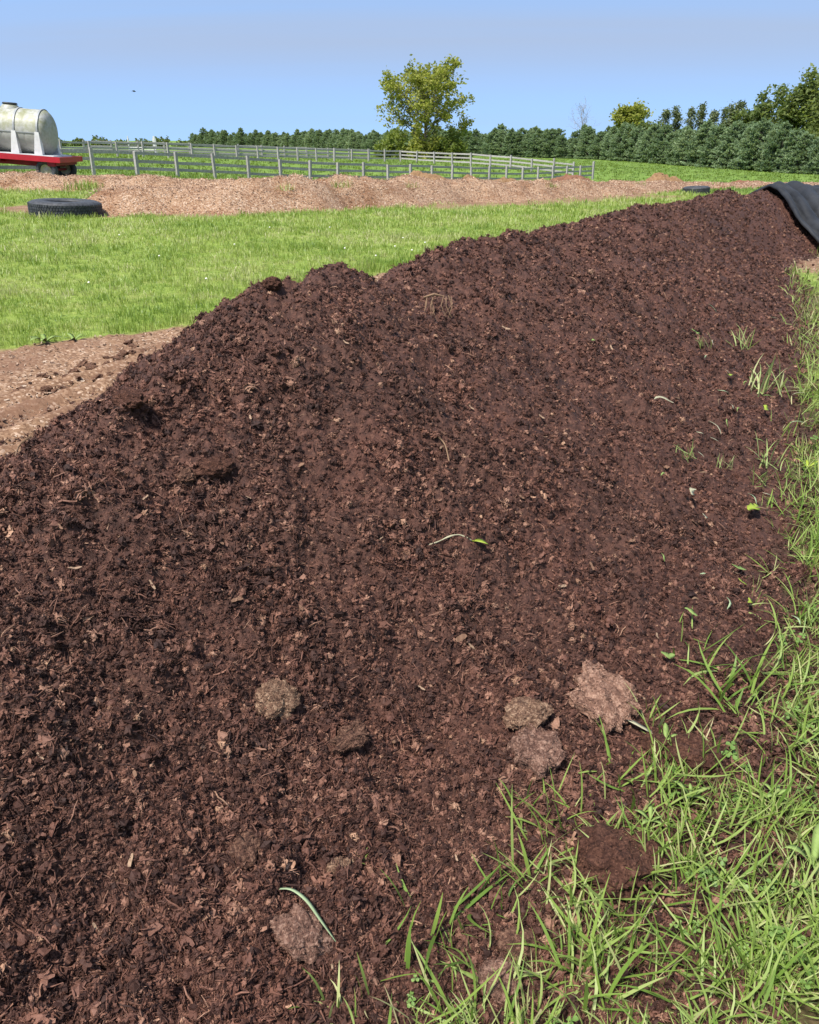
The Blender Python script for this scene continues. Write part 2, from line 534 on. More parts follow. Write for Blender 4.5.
# compost windrow: axis direction (.414,.91), s along it, n to its right
DS = np.array((0.414, 0.91)); DN = np.array((0.91, -0.414))
NC = [(-6, -1.75), (8, -1.75), (10, -1.70), (12, -1.42), (14, -1.1), (15, -0.85), (17, -0.4), (20, 0.5), (26, 2.8), (36, 7)]
NR = [(-6, -0.9), (-1, -0.75), (0.5, -0.58), (1.0, -0.46), (1.6, -0.28), (2.2, 0.0), (2.8, 0.18), (3.5, 0.24), (9, 0.23), (11.5, 0.10), (13.2, 0.05), (14.6, 0.42), (17, 1.15), (20, 2.1), (26, 4.4), (36, 8.6)]
NL = [(-6, -3.2), (0, -3.3), (2, -3.35), (3.5, -3.6), (10, -3.7), (14, -2.9), (17, -2.2), (20, -1.3), (26, 1.0), (36, 5.2)]
HH = [(-4.0, 0.0), (-3.0, 0.22), (-1.5, 0.45), (0, 0.58), (1.29, 0.74), (1.79, 0.85), (2.23, 0.98), (2.54, 1.075), (2.8, 1.09), (3.1, 1.065), (3.35, 0.98), (3.64, 0.88), (3.9, .90), (4.26, 0.975),
      (5.11, 1.03), (5.6, .97), (6.03, 0.87), (6.4, .86), (6.9, 0.93), (7.6, .85), (8.5, 0.86), (9.6, .80), (10.87, 0.86), (11.6, .79), (12.5, 0.83), (14.4, 0.87), (15.0, 0.80), (16.5, 0.83), (18, .62), (20, 0.52), (24, .5), (30, 0.5), (36, 0.0)]


def pile_base(x, y):
    x = np.asarray(x, float); y = np.asarray(y, float)
    s = DS[0] * x + DS[1] * y
    n = DN[0] * x + DN[1] * y
    wob = 0.10 * fbm(x, y, 1.3, 3, 5)
    nc, nr, nl, h = lerp_tab(s, NC), lerp_tab(s, NR) + wob, lerp_tab(s, NL) + wob, lerp_tab(s, HH)
    w = np.where(n > nc, (nr - n) / np.maximum(nr - nc, .1), (n - nl) / np.maximum(nc - nl, .1))
    wc = np.clip(w, 0, 1)
    f = 0.62 * wc + 0.38 * (0.5 - 0.5 * np.cos(PI * wc))
    # a thin skirt of spilled material at the foot
    z = h * f
    return z, w


def pile_h(x, y, detail=True):
    z, w = pile_base(x, y)
    if detail:
        e = sstep(0.0, 0.18, w)
        z = z + e * (0.045 * fbm(x, y, 1.6, 3, 21) + 0.042 * fbm(x, y, 5.0, 3, 22) + 0.016 * np.abs(fbm(x, y, 9.0, 2, 25)))
        z = z + (0.25 + .75 * e) * (0.016 * fbm(x, y, 16, 3, 23, 0.6) + 0.010 * np.abs(fbm(x, y, 38, 2, 24)))
    z = np.where(w < 0, z + np.maximum(w, -0.4) * 0.25, z)
    return z


def tot_h(x, y):
    g = tz(x, y)
    return g + np.maximum(pile_h(x, y), 0)


_cp, _sp = math.cos(PITCH), math.sin(PITCH)


def ray(u, v):
    xx = (u - 409.5) / 788; yy = (512 - v) / 788
    return np.array([xx, _cp + yy * _sp, -_sp + yy * _cp])


def hit(u, v, fn=tot_h):
    """where the line of sight through a picture point meets the surface"""
    d = ray(u, v)
    t = np.geomspace(0.6, 120, 2600)
    X, Y, Z = d[0] * t, d[1] * t, CAM_H + d[2] * t
    below = Z < fn(X, Y)
    i = int(np.argmax(below)) if below.any() else len(t) - 1
    return Vector((X[i], Y[i], float(fn(X[i], Y[i])))), float(t[i])


def sil_berm(path, x, y):
    """distance along and to the side of a polyline"""
    best = np.full(np.shape(x), 1e9); along = np.zeros(np.shape(x)); acc = 0
    for (x0, y0), (x1, y1) in zip(path[:-1], path[1:]):
        dx, dy = x1 - x0, y1 - y0; L = math.hypot(dx, dy)
        q = np.clip(((x - x0) * dx + (y - y0) * dy) / (L * L), 0, 1)
        dd = np.hypot(x - x0 - q * dx, y - y0 - q * dy)
        m = dd < best
        best = np.where(m, dd, best); along = np.where(m, acc + q * L, along); acc += L
    return best, along, acc


def polar_grid(az, rad):
    A, R = np.meshgrid(az, rad, indexing='ij')
    return R * np.sin(A), R * np.cos(A)


def grid_faces(na, nr, wrap=False):
    i = np.arange(na if wrap else na - 1)[:, None]; j = np.arange(nr - 1)[None, :]
    i2 = (i + 1) % na
    return np.stack([i * nr + j, i * nr + j + 1, i2 * nr + j + 1, i2 * nr + j], -1).reshape(-1, 4)


def np_mesh(name, V, F, mat, smooth=True, parent=None):
    me = bpy.data.meshes.new(name)
    me.vertices.add(len(V)); me.vertices.foreach_set('co', np.ascontiguousarray(V, np.float32).ravel())
    k = F.shape[1]
    me.loops.add(F.size); me.loops.foreach_set('vertex_index', F.astype(np.int32).ravel())
    me.polygons.add(len(F)); me.polygons.foreach_set('loop_start', np.arange(0, F.size, k, dtype=np.int32))
    me.update(calc_edges=True); me.validate()
    if smooth: me.shade_smooth()
    me.materials.append(mat)
    o = bpy.data.objects.new(name, me)
    return link(o, parent)


def set_attr(o, name, arr):
    a = o.data.attributes.new(name, 'FLOAT', 'POINT')
    a.data.foreach_set('value', np.ascontiguousarray(arr, np.float32))


# bare soil strip between the heap and the lawn: its edge follows the heap
LAWN_EDGE = [(-12, -4.6), (2, -6.0), (4.6, -5.87), (6.0, -4.96), (9.8, -4.70), (14, -4.2), (17, -3.6), (22, -2.2), (36, 5)]


def dirt_mask(x, y):
    s = DS[0] * x + DS[1] * y; n = DN[0] * x + DN[1] * y
    wob = 0.22 * fbm(x, y, 1.1, 3, 61) + 0.06 * fbm(x, y, 5, 2, 62)
    e = lerp_tab(s, LAWN_EDGE) + wob
    m = sstep(-0.06, 0.08, n - e) * sstep(0.05, -0.3, n - lerp_tab(s, NR))
    # worn tan patch by the foot of the covered end
    px, py = 5.75, 11.9
    q = np.hypot((x - px) * 1.0, (y - py) * 0.55) + 0.35 * fbm(x, y, 1.5, 3, 63)
    m = np.maximum(m, sstep(0.95, 0.6, q))
    return m


BERM_A = [(-26, 31.5), (-19, 31.2), (-14, 31.0), (-10.5, 31.2), (-6.5, 32.3), (-3, 34.5)]
BERM_B_H = [(0, .45), (.05, .66), (.1, .74), (.2, .68), (.3, .58), (.4, .46), (.55, .38), (.75, .28), (1, .2)]
BERM_B = [(-8.8, 22.0), (-7.0, 21.6), (-5.4, 21.9), (-3.7, 23.3), (-1.8, 26), (0.1, 29), (4.6, 33.2), (8.6, 37.6), (14.5, 47.6), (24, 54.5), (40, 62)]


def worn_mask(x, y):
    """thin spread of chips around the berm, and a wheel track beyond it"""
    d, al, L = sil_berm(BERM_B, x, y)
    m = sstep(2.5, 1.8, d + 0.5 * fbm(x, y, 0.7, 3, 71))
    t, _, _ = sil_berm([(0.5, 25.5), (3.5, 28.5), (7.0, 32), (10.5, 35)], x, y)
    m = np.maximum(m, 0.9 * sstep(1.5, 0.8, t + 0.6 * fbm(x, y, 0.8, 3, 72)))
    b, _, _ = sil_berm([(-2, 45), (8, 52), (16, 60), (30, 66), (46, 72)], x, y)
    m = np.maximum(m, sstep(5.2, 3.6, b + 1.2 * fbm(x, y, 0.3, 3, 73)))
    d2, _, _ = sil_berm(BERM_A, x, y)
    m = np.maximum(m, sstep(2.3, 1.6, d2 + 0.5 * fbm(x, y, 0.7, 3, 74)))
    return m


def soil_mask(x, y):
    z, w = pile_base(x, y)
    s = DS[0] * x + DS[1] * y; n = DN[0] * x + DN[1] * y
    right = sstep(-1.0, -0.4, n - lerp_tab(s, NC))
    k = w + 0.12 * fbm(x, y, 3.0, 3, 81)
    m = sstep(-0.16, -0.04, k) * right
    # near the camera the soil under the grass is exposed among the blades
    near = sstep(3.4, 2.2, np.hypot(x, y)) * sstep(-1.3, -0.7, k) * right
    return np.maximum(m, np.maximum(near * 0.9, sstep(-0.12, -0.02, w)))


def build_ground():
    az_f = np.radians(np.linspace(-46, 46, 320))
    az_b = np.radians(np.linspace(46, 314, 60))[1:-1]
    az = np.concatenate([az_f, az_b])
    rad = np.concatenate([np.geomspace(0.25, 60, 460), np.geomspace(60, 5200, 70)[1:]])
    X, Y = polar_grid(az, rad)
    Z = tz(X, Y)
    D = dirt_mask(X, Y); Wn = worn_mask(X, Y)
    r = np.hypot(X, Y)
    nearf = sstep(40, 15, r)
    # ruts left by wheels in the bare strip, and general unevenness
    s = DS[0] * X + DS[1] * Y; n = DN[0] * X + DN[1] * Y
    rut = np.sin((n + 0.12 * fbm(X, Y, 0.6, 2, 91)) * 2 * PI / 0.26) * 0.028 * sstep(-4.9, -4.6, n) * sstep(-3.4, -3.7, n)
    clod = 0.02 * np.abs(fbm(X, Y, 6, 3, 92)) + 0.012 * fbm(X, Y, 20, 2, 93)
    lf = sstep(0.35, 0.0, n - lerp_tab(s, NL))
    Z = Z + D * lf * sstep(14, 9, r) * (rut + clod) - .01 * (1 - lf) * nearf
    Z = Z + (1 - D) * nearf * (0.006 * fbm(X, Y, 3.0, 3, 94) - .008)
    V = np.stack([X.ravel(), Y.ravel(), Z.ravel()], -1)
    F = grid_faces(len(az), len(rad), True)
    ctr = len(V)
    V = np.vstack([V, [[0, 0, 0]]])
    o = np_mesh('ground', V, F, M['ground'])
    # close the small hole under the photographer
    import bmesh
    bm = bmesh.new(); bm.from_mesh(o.data); bm.verts.ensure_lookup_table()
    nr = len(rad)
    for i in range(len(az)):
        bm.faces.new((bm.verts[ctr], bm.verts[i * nr], bm.verts[((i + 1) % len(az)) * nr]))
    bm.to_mesh(o.data); bm.free()
    ap = lambda a, c=0.0: np.append(a.ravel(), c)
    set_attr(o, 'dirt', ap(np.maximum(D, Wn)))
    set_attr(o, 'soil', ap(soil_mask(X, Y) * (r < 40)))
    set_attr(o, 'far', ap(sstep(34, 48, r)))
    tag(o, 'green turf field with bare soil strips falling gently to the right', 'ground', kind='structure')
    return o


build_ground()


def build_pile():
    az = np.concatenate([np.radians(np.linspace(-42, 40, 560)), np.radians(np.linspace(40, 318, 120))[1:-1]])
    rad = np.geomspace(0.3, 38, 640)
    X, Y = polar_grid(az, rad)
    P = pile_h(X, Y)
    Z = tz(X, Y) + np.where(P < 0, P - 0.02, P)
    F = grid_faces(len(az), len(rad), True)
    keep = (P.ravel()[F] > -0.03).any(1)
    F = F[keep]
    used = np.unique(F); remap = np.full(X.size, -1); remap[used] = np.arange(len(used))
    V = np.stack([X.ravel(), Y.ravel(), Z.ravel()], -1)[used]
    o = np_mesh('compost_pile', V, remap[F], M['compost'])
    return tag(o, 'long ridge of dark brown crumbly compost filling the foreground', 'compost pile')


pile = build_pile()


# ------------------------------------------------------------------ scatter (uncountable stuff only)
def scatter(name, pts, rot, scl, idx, protos, parent=None, tint=None):
    coll = bpy.data.collections.new(name + '_pieces')
    for p in protos: coll.objects.link(p)
    me = bpy.data.meshes.new(name)
    n = len(pts)
    me.vertices.add(n); me.vertices.foreach_set('co', np.ascontiguousarray(pts, np.float32).ravel())
    for nm, arr in (('rot', rot), ('scl', scl)):
        a = me.attributes.new(nm, 'FLOAT_VECTOR', 'POINT'); a.data.foreach_set('vector', np.ascontiguousarray(arr, np.float32).ravel())
    a = me.attributes.new('idx', 'INT', 'POINT'); a.data.foreach_set('value', np.ascontiguousarray(idx, np.int32))
    a = me.attributes.new('tint', 'FLOAT', 'POINT'); a.data.foreach_set('value', np.ascontiguousarray(rng.uniform(0, 1, n) if tint is None else tint, np.float32))
    o = bpy.data.objects.new(name, me); link(o, parent)
    ng = bpy.data.node_groups.new(name + '_scatter', 'GeometryNodeTree')
    ng.interface.new_socket('Geometry', in_out='INPUT', socket_type='NodeSocketGeometry')
    ng.interface.new_socket('Geometry', in_out='OUTPUT', socket_type='NodeSocketGeometry')
    gi = ng.nodes.new('NodeGroupInput'); go = ng.nodes.new('NodeGroupOutput')
    ci = ng.nodes.new('GeometryNodeCollectionInfo'); ci.inputs['Collection'].default_value = coll
    ci.inputs['Separate Children'].default_value = True; ci.inputs['Reset Children'].default_value = True
    ip = ng.nodes.new('GeometryNodeInstanceOnPoints'); ip.inputs['Pick Instance'].default_value = True
    L = ng.links
    L.new(gi.outputs[0], ip.inputs['Points']); L.new(ci.outputs[0], ip.inputs['Instance'])
    for nm, dt, so in (('rot', 'FLOAT_VECTOR', 'Rotation'), ('scl', 'FLOAT_VECTOR', 'Scale'), ('idx', 'INT', 'Instance Index')):
        na = ng.nodes.new('GeometryNodeInputNamedAttribute'); na.data_type = dt; na.inputs['Name'].default_value = nm
        L.new(na.outputs['Attribute'], ip.inputs[so])
    L.new(ip.outputs[0], go.inputs[0])
    md = o.modifiers.new('scatter', 'NODES'); md.node_group = ng
    o['kind'] = 'stuff'
    return o


def ico(sub):
    import bmesh
    bm = bmesh.new(); bmesh.ops.create_icosphere(bm, subdivisions=sub, radius=1.0)
    V = np.array([v.co[:] for v in bm.verts]); F = [tuple(v.index for v in f.verts) for f in bm.faces]
    bm.free(); return V, F


ICO2, ICO2F = ico(2)
ICO3, ICO3F = ico(3)
ICO4, ICO4F = ico(4)


def lump(V, seed, amp, freq, dims=(1, 1, 1), oct_=3):
    n = fbm(V[:, 0] * 1.0 + V[:, 2] * .7 + seed * 3.7, V[:, 1] + V[:, 2] * 1.1 - seed * 1.9, freq, oct_, seed)
    n2 = fbm(V[:, 1] * 1.0 - V[:, 2] * .8 + seed * 1.3, V[:, 0] - V[:, 2] * .6 + seed * 2.3, freq, oct_, seed + 50)
    return V * (1 + amp * (n + n2))[:, None] * np.array(dims)


def flake(name, seed, L, W, T, mat, bend=0.2):
    r = np.random.default_rng(seed)
    k = 5
    v = []; f = []
    for i in range(k):
        u = i / (k - 1)
        w = W * (0.35 + 0.65 * math.sin(PI * (0.12 + 0.76 * u))) * r.uniform(.7, 1.25) * .5
        z = bend * L * (u - .5) ** 2 * 2 + r.normal(0, .04) * W
        x = (u - .5) * L; oy = r.normal(0, .08) * W
        v += [(x, oy - w, z + r.normal(0, .1) * W), (x, oy + w, z + r.normal(0, .1) * W), (x, oy + w * .8, z - T), (x, oy - w * .8, z - T)]
    for i in range(k - 1):
        for q in range(4):
            f.append((i * 4 + q, i * 4 + (q + 1) % 4, i * 4 + 4 + (q + 1) % 4, i * 4 + 4 + q))
    f += [(3, 2, 1, 0), tuple((k - 1) * 4 + q for q in range(4))]
    return mesh_obj(name, v, f, mat, None, False, False)


def fibre(name, seed, L, R, mat):
    r = np.random.default_rng(seed)
    m = MB(); p = []
    a = r.uniform(-.5, .5)
    for i in range(6):
        u = i / 5
        p.append(((u - .5) * L, a * L * (u - .5) ** 2 + r.normal(0, .02) * L, .12 * L * math.sin(PI * u) + r.normal(0, .015) * L))
    m.tube(p, [R * .5, R, R * 1.1, R, R * .8, R * .3], 4)
    return m.build(name, mat, None, False, False)


def shred_ball(name, seed, mat, nf=11, nb=5):
    """a matted knot of shredded flakes and fibres round a small core"""
    r = np.random.default_rng(seed); m = MB()
    V = lump(ICO1, seed, .4, 1.6, (.62, .55, .45), 2); m.add(V, ICO1F)
    for k in range(nf + nb):
        d = r.normal(0, 1, 3); d /= np.linalg.norm(d)
        c = Vector(d * np.array([.72, .66, .55]) * r.uniform(.6, 1.05))
        rot = Euler(tuple(r.uniform(-PI, PI, 3))).to_matrix()
        if k < nf:
            L = r.uniform(.5, 1.15); W = L * r.uniform(.22, .5); q = 4; T = .05
            v = []
            for i in range(q):
                u = i / (q - 1); w = W * (.3 + .7 * math.sin(PI * (.15 + .7 * u))) * r.uniform(.6, 1.3) * .5
                z = .35 * L * (u - .5) ** 2 + r.normal(0, .05)
                for yy, dz in ((-w, 0), (w, r.normal(0, .06)), (w * .8, -T), (-w * .8, -T)):
                    v.append(c + rot @ Vector(((u - .5) * L, yy, z + dz)))
            f = [(i * 4 + e, i * 4 + (e + 1) % 4, i * 4 + 4 + (e + 1) % 4, i * 4 + 4 + e) for i in range(q - 1) for e in range(4)]
            f += [(3, 2, 1, 0), tuple((q - 1) * 4 + e for e in range(4))]
            m.add(v, f)
        else:
            L = r.uniform(1.0, 2.0)
            m.tube([c + rot @ Vector(((u - .5) * L, .25 * L * (u - .5) ** 2 * 2, 0)) for u in (0, .33, .66, 1)], [.02, .05, .045, .015], 3)
    return m.build(name, mat, None, False, False)


ICO1, ICO1F = ico(1)


def crumb_protos(pre, mat):
    out = [shred_ball('%s_%02d' % (pre, i), 30 + i, mat, 10 + i % 3, 4 + i % 3) for i in range(7)]
    for i in range(3):      # firm crumbs
        V = lump(ICO2, 3 + i, 0.55, 1.9 + .3 * i, (1, .78, .6), 4)
        out.append(mesh_obj('%s_%02d' % (pre, 7 + i), V, ICO2F, mat, None, False, False))
    for i in range(6):      # shredded flakes
        out.append(flake('%s_%02d' % (pre, 10 + i), 40 + i, 2.9, .34 + .14 * i, .12, mat, .2 + .09 * i))
    for i in range(4):      # fibres
        out.append(fibre('%s_%02d' % (pre, 16 + i), 60 + i, 5.0, .10 + .02 * i, mat))
    return out


def slope_rot(x, y, tilt, fn=tot_h, r=rng, eps=0.06):
    """euler angles of a random yaw, a jitter in tilt, and the slope of the surface"""
    gx = (fn(x + eps, y) - fn(x - eps, y)) / (2 * eps); gy = (fn(x, y + eps) - fn(x, y - eps)) / (2 * eps)
    n = len(x)
    rx = np.arctan(gy) + r.normal(0, tilt, n); ry = -np.arctan(gx) + r.normal(0, tilt, n)
    # yaw first, then tilt: compose as matrices
    yaw = r.uniform(0, 2 * PI, n)
    cx, sx = np.cos(rx), np.sin(rx); cy, sy = np.cos(ry), np.sin(ry); cz, sz = np.cos(yaw), np.sin(yaw)
    # R = Ry*Rx*Rz ; extract XYZ euler of R
    R00 = cy * cz + sy * sx * sz; R10 = cx * sz; R20 = -sy * cz + cy * sx * sz
    R21 = sy * sz + cy * sx * cz; R22 = cy * cx
    return np.stack([np.arctan2(R21, R22), np.arcsin(np.clip(-R20, -1, 1)), np.arctan2(R10, R00)], -1)


def smooth_h(x, y): return tz(x, y) + np.maximum(pile_base(x, y)[0], 0)


def build_crumbs():
    N = 430000
    az = np.radians(rng.uniform(-41, 37, N)); r = np.exp(rng.uniform(math.log(0.75), math.log(21.0), N))
    x, y = r * np.sin(az), r * np.cos(az)
    # a thinner even cover over the rest of the heap
    M2 = 26000
    s2 = rng.uniform(-4.2, 15.5, M2); n2 = rng.uniform(-4.2, 0.9, M2)
    x = np.append(x, DS[0] * s2 + DN[0] * n2); y = np.append(y, DS[1] * s2 + DN[1] * n2)
    z, w = pile_base(x, y)
    rr = np.hypot(x, y)
    s = DS[0] * x + DS[1] * y
    # spilled crumbs thin out beyond the foot
    p_keep = np.where(w > 0.04, 1.0, np.interp(s, [3, 5], [.8, .55]) * np.exp((w - 0.04) * np.interp(s, [2.5, 4.5], [2.0, 9.0])))
    k = (rng.uniform(0, 1, len(x)) < p_keep) & (s < 18.8) & (rr > .7)
    x, y, rr, w = x[k], y[k], rr[k], w[k]
    n = len(x)
    zt = tot_h(x, y)
    spacing = rr / math.sqrt(430000 / (math.log(21.0 / .75) * math.radians(78)))
    size = np.exp(rng.normal(0, .45, n)) * np.maximum(0.0046, spacing * 0.38)
    clump = fbm(x, y, 3.2, 4, 33)
    size *= 1.0 + 0.75 * np.clip(clump, -.22, 1)
    idx = rng.choice(20, n, p=[.062] * 7 + [.036] * 3 + [.048] * 6 + [.0425] * 4)
    isf = idx >= 16; ball = idx < 7
    size = np.where(ball, size * 1.5, np.where(isf, size * 1.1, size * .9))
    size = np.minimum(size, np.where(ball, .024, .013))
    big = (rng.uniform(0, 1, n) < 0.03) & ball
    size = np.where(big, np.clip(size * 2.0, .012, .025), size)
    rot = slope_rot(x, y, 0.55, smooth_h)
    tum = idx < 10
    rot[tum] = rng.uniform(-PI, PI, (tum.sum(), 3))
    pts = np.stack([x, y, zt + size * rng.uniform(-.15, .45, n)], -1)
    scl = size[:, None] * rng.uniform(.75, 1.25, (n, 3))
    o = scatter('crumb_layer', pts, rot, scl, idx, crumb_protos('crumb', M['crumb']), pile)
    return o


build_crumbs()


# ------------------------------------------------------------------ grass
def tuft(name, seed, nb, L, W, spread, mat, lean=0.55, do_link=False, curl=1.0, segs=4):
    r = np.random.default_rng(seed)
    v = []; f = []; tone = []
    for b in range(nb):
        a = r.uniform(0, 2 * PI); d = spread * math.sqrt(r.uniform(0, 1))
        bx, by = d * math.cos(r.uniform(0, 2 * PI)), d * math.sin(r.uniform(0, 2 * PI))
        ln = L * r.uniform(.45, 1.15); wd = W * r.uniform(.6, 1.2) * .5
        th = abs(r.normal(0, lean)) * .6 + .08; cur = r.uniform(.2, 1.4) * curl
        tw = r.normal(0, .5); tn = r.uniform(0, 1)
        px = py = pz = 0.0
        base = len(v)
        for i in range(segs + 1):
            u = i / segs
            ang = min(th + cur * u * u, 2.2)
            ww = wd * (0.75 + .5 * u if u < .4 else (1 - ((u - .4) / .6) ** 1.7) * .95 + .05)
            aa = a + tw * u
            sx, sy = -math.sin(aa), math.cos(aa)
            v.append((bx + px + sx * ww, by + py + sy * ww, pz)); v.append((bx + px - sx * ww, by + py - sy * ww, pz + ww * .35))
            tone += [tn, tn]
            st = ln / segs
            px += math.cos(aa) * math.sin(ang) * st; py += math.sin(aa) * math.sin(ang) * st; pz += math.cos(ang) * st
            pz = max(pz, .003)
        for i in range(segs):
            q = base + i * 2
            f.append((q, q + 1, q + 3, q + 2))
    o = mesh_obj(name, v, f, mat, None, True, do_link)
    set_attr(o, 'tone', np.array(tone))
    return o


def foot_dist(x, y):
    s = DS[0] * x + DS[1] * y; n = DN[0] * x + DN[1] * y
    return n - lerp_tab(s, NR)


def trefoil(name, seed, mat):
    """clover: three rounded leaflets on each of a few short stalks"""
    r = np.random.default_rng(seed); v = []; f = []; tone = []
    for k in range(5):
        c = np.array([r.normal(0, .025), r.normal(0, .025), r.uniform(.02, .05)]); t0 = r.uniform(0, 6.28); tn = r.uniform(0, .8)
        b = len(v); v += [(c[0] * .5 - .001, c[1] * .5, 0), (c[0] * .5 + .001, c[1] * .5, 0), (c[0] + .001, c[1], c[2]), (c[0] - .001, c[1], c[2])]; f.append((b, b + 1, b + 2, b + 3)); tone += [tn] * 4
        for q in range(3):
            a = t0 + q * 2.094; L = r.uniform(.011, .017); b = len(v)
            for (u, w) in ((0, 0), (.45, -.42), (.9, -.38), (1.0, 0), (.9, .38), (.45, .42)):
                v.append((c[0] + L * (u * math.cos(a) - w * math.sin(a)), c[1] + L * (u * math.sin(a) + w * math.cos(a)), c[2] + abs(w) * L * .35 - u * L * .15)); tone.append(tn)
            f.append((b, b + 1, b + 2, b + 3)); f.append((b, b + 3, b + 4, b + 5))
    o = mesh_obj(name, v, f, mat, None, True, False); set_attr(o, 'tone', np.array(tone)); return o


def build_near_grass():
    N = 92000
    az = np.radians(rng.uniform(-14, 96, N)); r = np.exp(rng.uniform(math.log(0.55), math.log(18), N))
    x, y = r * np.sin(az), r * np.cos(az)
    s = DS[0] * x + DS[1] * y
    fd = foot_dist(x, y) + 0.08 * fbm(x, y, 2.2, 3, 101) + .06 * fbm(x, y, 7, 2, 104) + .09 * sstep(2.3, 3.6, s)
    # near the photographer the verge is smothered with spilled compost and only thins out slowly
    wide = np.interp(s, [0, 1.0, 2.0, 2.8, 4], [.95, .85, .55, .22, .12])
    dens = sstep(-0.06, 1.0, fd / wide)
    patch = sstep(-0.4, 0.3, fbm(x, y, 5.0, 3, 102))
    pk = dens * np.interp(s, [1, 2, 3, 5], [.46, .56, .75, 1.0]) * (0.08 + 0.92 * patch) * (1 - dirt_mask(x, y) * (s > 9))
    k = (rng.uniform(0, 1, N) < pk) & (s > -2)
    x, y = x[k], y[k]; n = len(x); rr = np.hypot(x, y)
    spacing = rr / math.sqrt(92000 / (math.log(18 / .55) * math.radians(110)))
    sc = np.clip(0.85 + spacing * 5.0, 0.9, 1.6) * rng.uniform(.55, 1.25, n)
    protos = [tuft('blades_%02d' % i, 200 + i, 3 + i % 3, .14, .0058, .07, M['grass'], 1.5, curl=.55, segs=5) for i in range(10)]
    protos += [tuft('blades_%02d' % (10 + i), 230 + i, 6, .085, .0035, .06, M['grass'], 1.1, curl=.6) for i in range(5)]
    protos += [trefoil('blades_%02d' % (15 + i), 260 + i, M['clover']) for i in range(4)]
    rot = np.stack([rng.normal(0, .22, n), rng.normal(0, .22, n), rng.uniform(0, 2 * PI, n)], -1)
    pts = np.stack([x, y, tot_h(x, y) - .004], -1)
    tint = np.clip(rng.uniform(0, 1, n) * .8 + .2 * fbm(x, y, 1.3, 2, 103) + .2 + .12 * sstep(3, 8, rr), 0, 1)
    o = scatter('grass_verge', pts, rot, sc[:, None] * np.ones((1, 3)), rng.choice(19, n, p=[.070] * 10 + [.0544] * 5 + [.007] * 4), protos, None, tint)
    return tag(o, 'long tangled green grass along the right foot of the compost', 'grass')


def build_lawn():
    N = 62000
    az = np.radians(rng.uniform(-41, 34, N)); r = np.exp(rng.uniform(math.log(4.8), math.log(40), N))
    x, y = r * np.sin(az), r * np.cos(az)
    s = DS[0] * x + DS[1] * y; n_ = DN[0] * x + DN[1] * y
    left = n_ < lerp_tab(s, LAWN_EDGE) + 0.6
    dm = dirt_mask(x, y); wm = worn_mask(x, y)
    k = left & (rng.uniform(0, 1, N) > np.clip(dm * 1.2, 0, 1)) & (rng.uniform(0, 1, N) > np.clip(wm * 1.03, 0, .985))
    x, y = x[k], y[k]; n = len(x); rr = np.hypot(x, y)
    spacing = rr / math.sqrt(62000 / (math.log(40 / 4.8) * math.radians(75)))
    hgt = 0.75 + 0.5 * fbm(x, y, 0.9, 3, 111) + .45 * fbm(x, y, 4.0, 2, 114)
    edge = sstep(1.3, 0.0, lerp_tab(DS[0] * x + DS[1] * y, LAWN_EDGE) - (DN[0] * x + DN[1] * y))
    sc = np.clip(spacing * 14, .7, 3.2) * rng.uniform(.7, 1.2, n)
    sh = (0.62 + .38 / np.clip(spacing * 14, .7, 3.2)) * np.clip(hgt, .3, 1.6) * (1 + .8 * edge)
    protos = [tuft('lawn_blades_%02d' % i, 300 + i, 9, .085, .0062, .055, M['lawn'], .6, segs=3) for i in range(8)]
    rot = np.stack([rng.normal(0, .12, n), rng.normal(0, .12, n), rng.uniform(0, 2 * PI, n)], -1)
    pts = np.stack([x, y, tz(x, y) - .004], -1)
    scl = np.stack([sc, sc, sc * sh], -1)
    tint = np.clip(.54 + .6 * fbm(x, y, 0.55, 3, 112) + .45 * fbm(x, y, 2.2, 3, 113) + rng.normal(0, .18, n) + .10 * sstep(9, 18, rr), 0, 1)
    o = scatter('lawn_grass', pts, rot, scl, rng.integers(0, 8, n), protos, None, tint)
    return tag(o, 'short bright mown grass between the compost and the tan chip berm', 'grass')


def build_meadow():
    N = 15000
    az = np.radians(rng.uniform(-32, 34, N)); r = np.exp(rng.uniform(math.log(40), math.log(190), N))
    x, y = r * np.sin(az), r * np.cos(az)
    k = rng.uniform(0, 1, N) > worn_mask(x, y) * 1.03
    x, y = x[k], y[k]; n = len(x); rr = np.hypot(x, y)
    sc = np.clip(rr / 14.0, 2.5, 9) * rng.uniform(.6, 1.2, n)
    protos = [tuft('meadow_blades_%02d' % i, 340 + i, 12, .085, .011, .07, M['far_grass'], .6, segs=2) for i in range(6)]
    rot = np.stack([np.zeros(n), np.zeros(n), rng.uniform(0, 2 * PI, n)], -1)
    scl = np.stack([sc, sc, np.minimum(sc * .6, 2.6)], -1)
    o = scatter('meadow_grass', np.stack([x, y, tz(x, y) - .01], -1), rot, scl, rng.integers(0, 6, n), protos)
    return tag(o, 'bright green rough pasture inside and beyond the fences', 'grass')


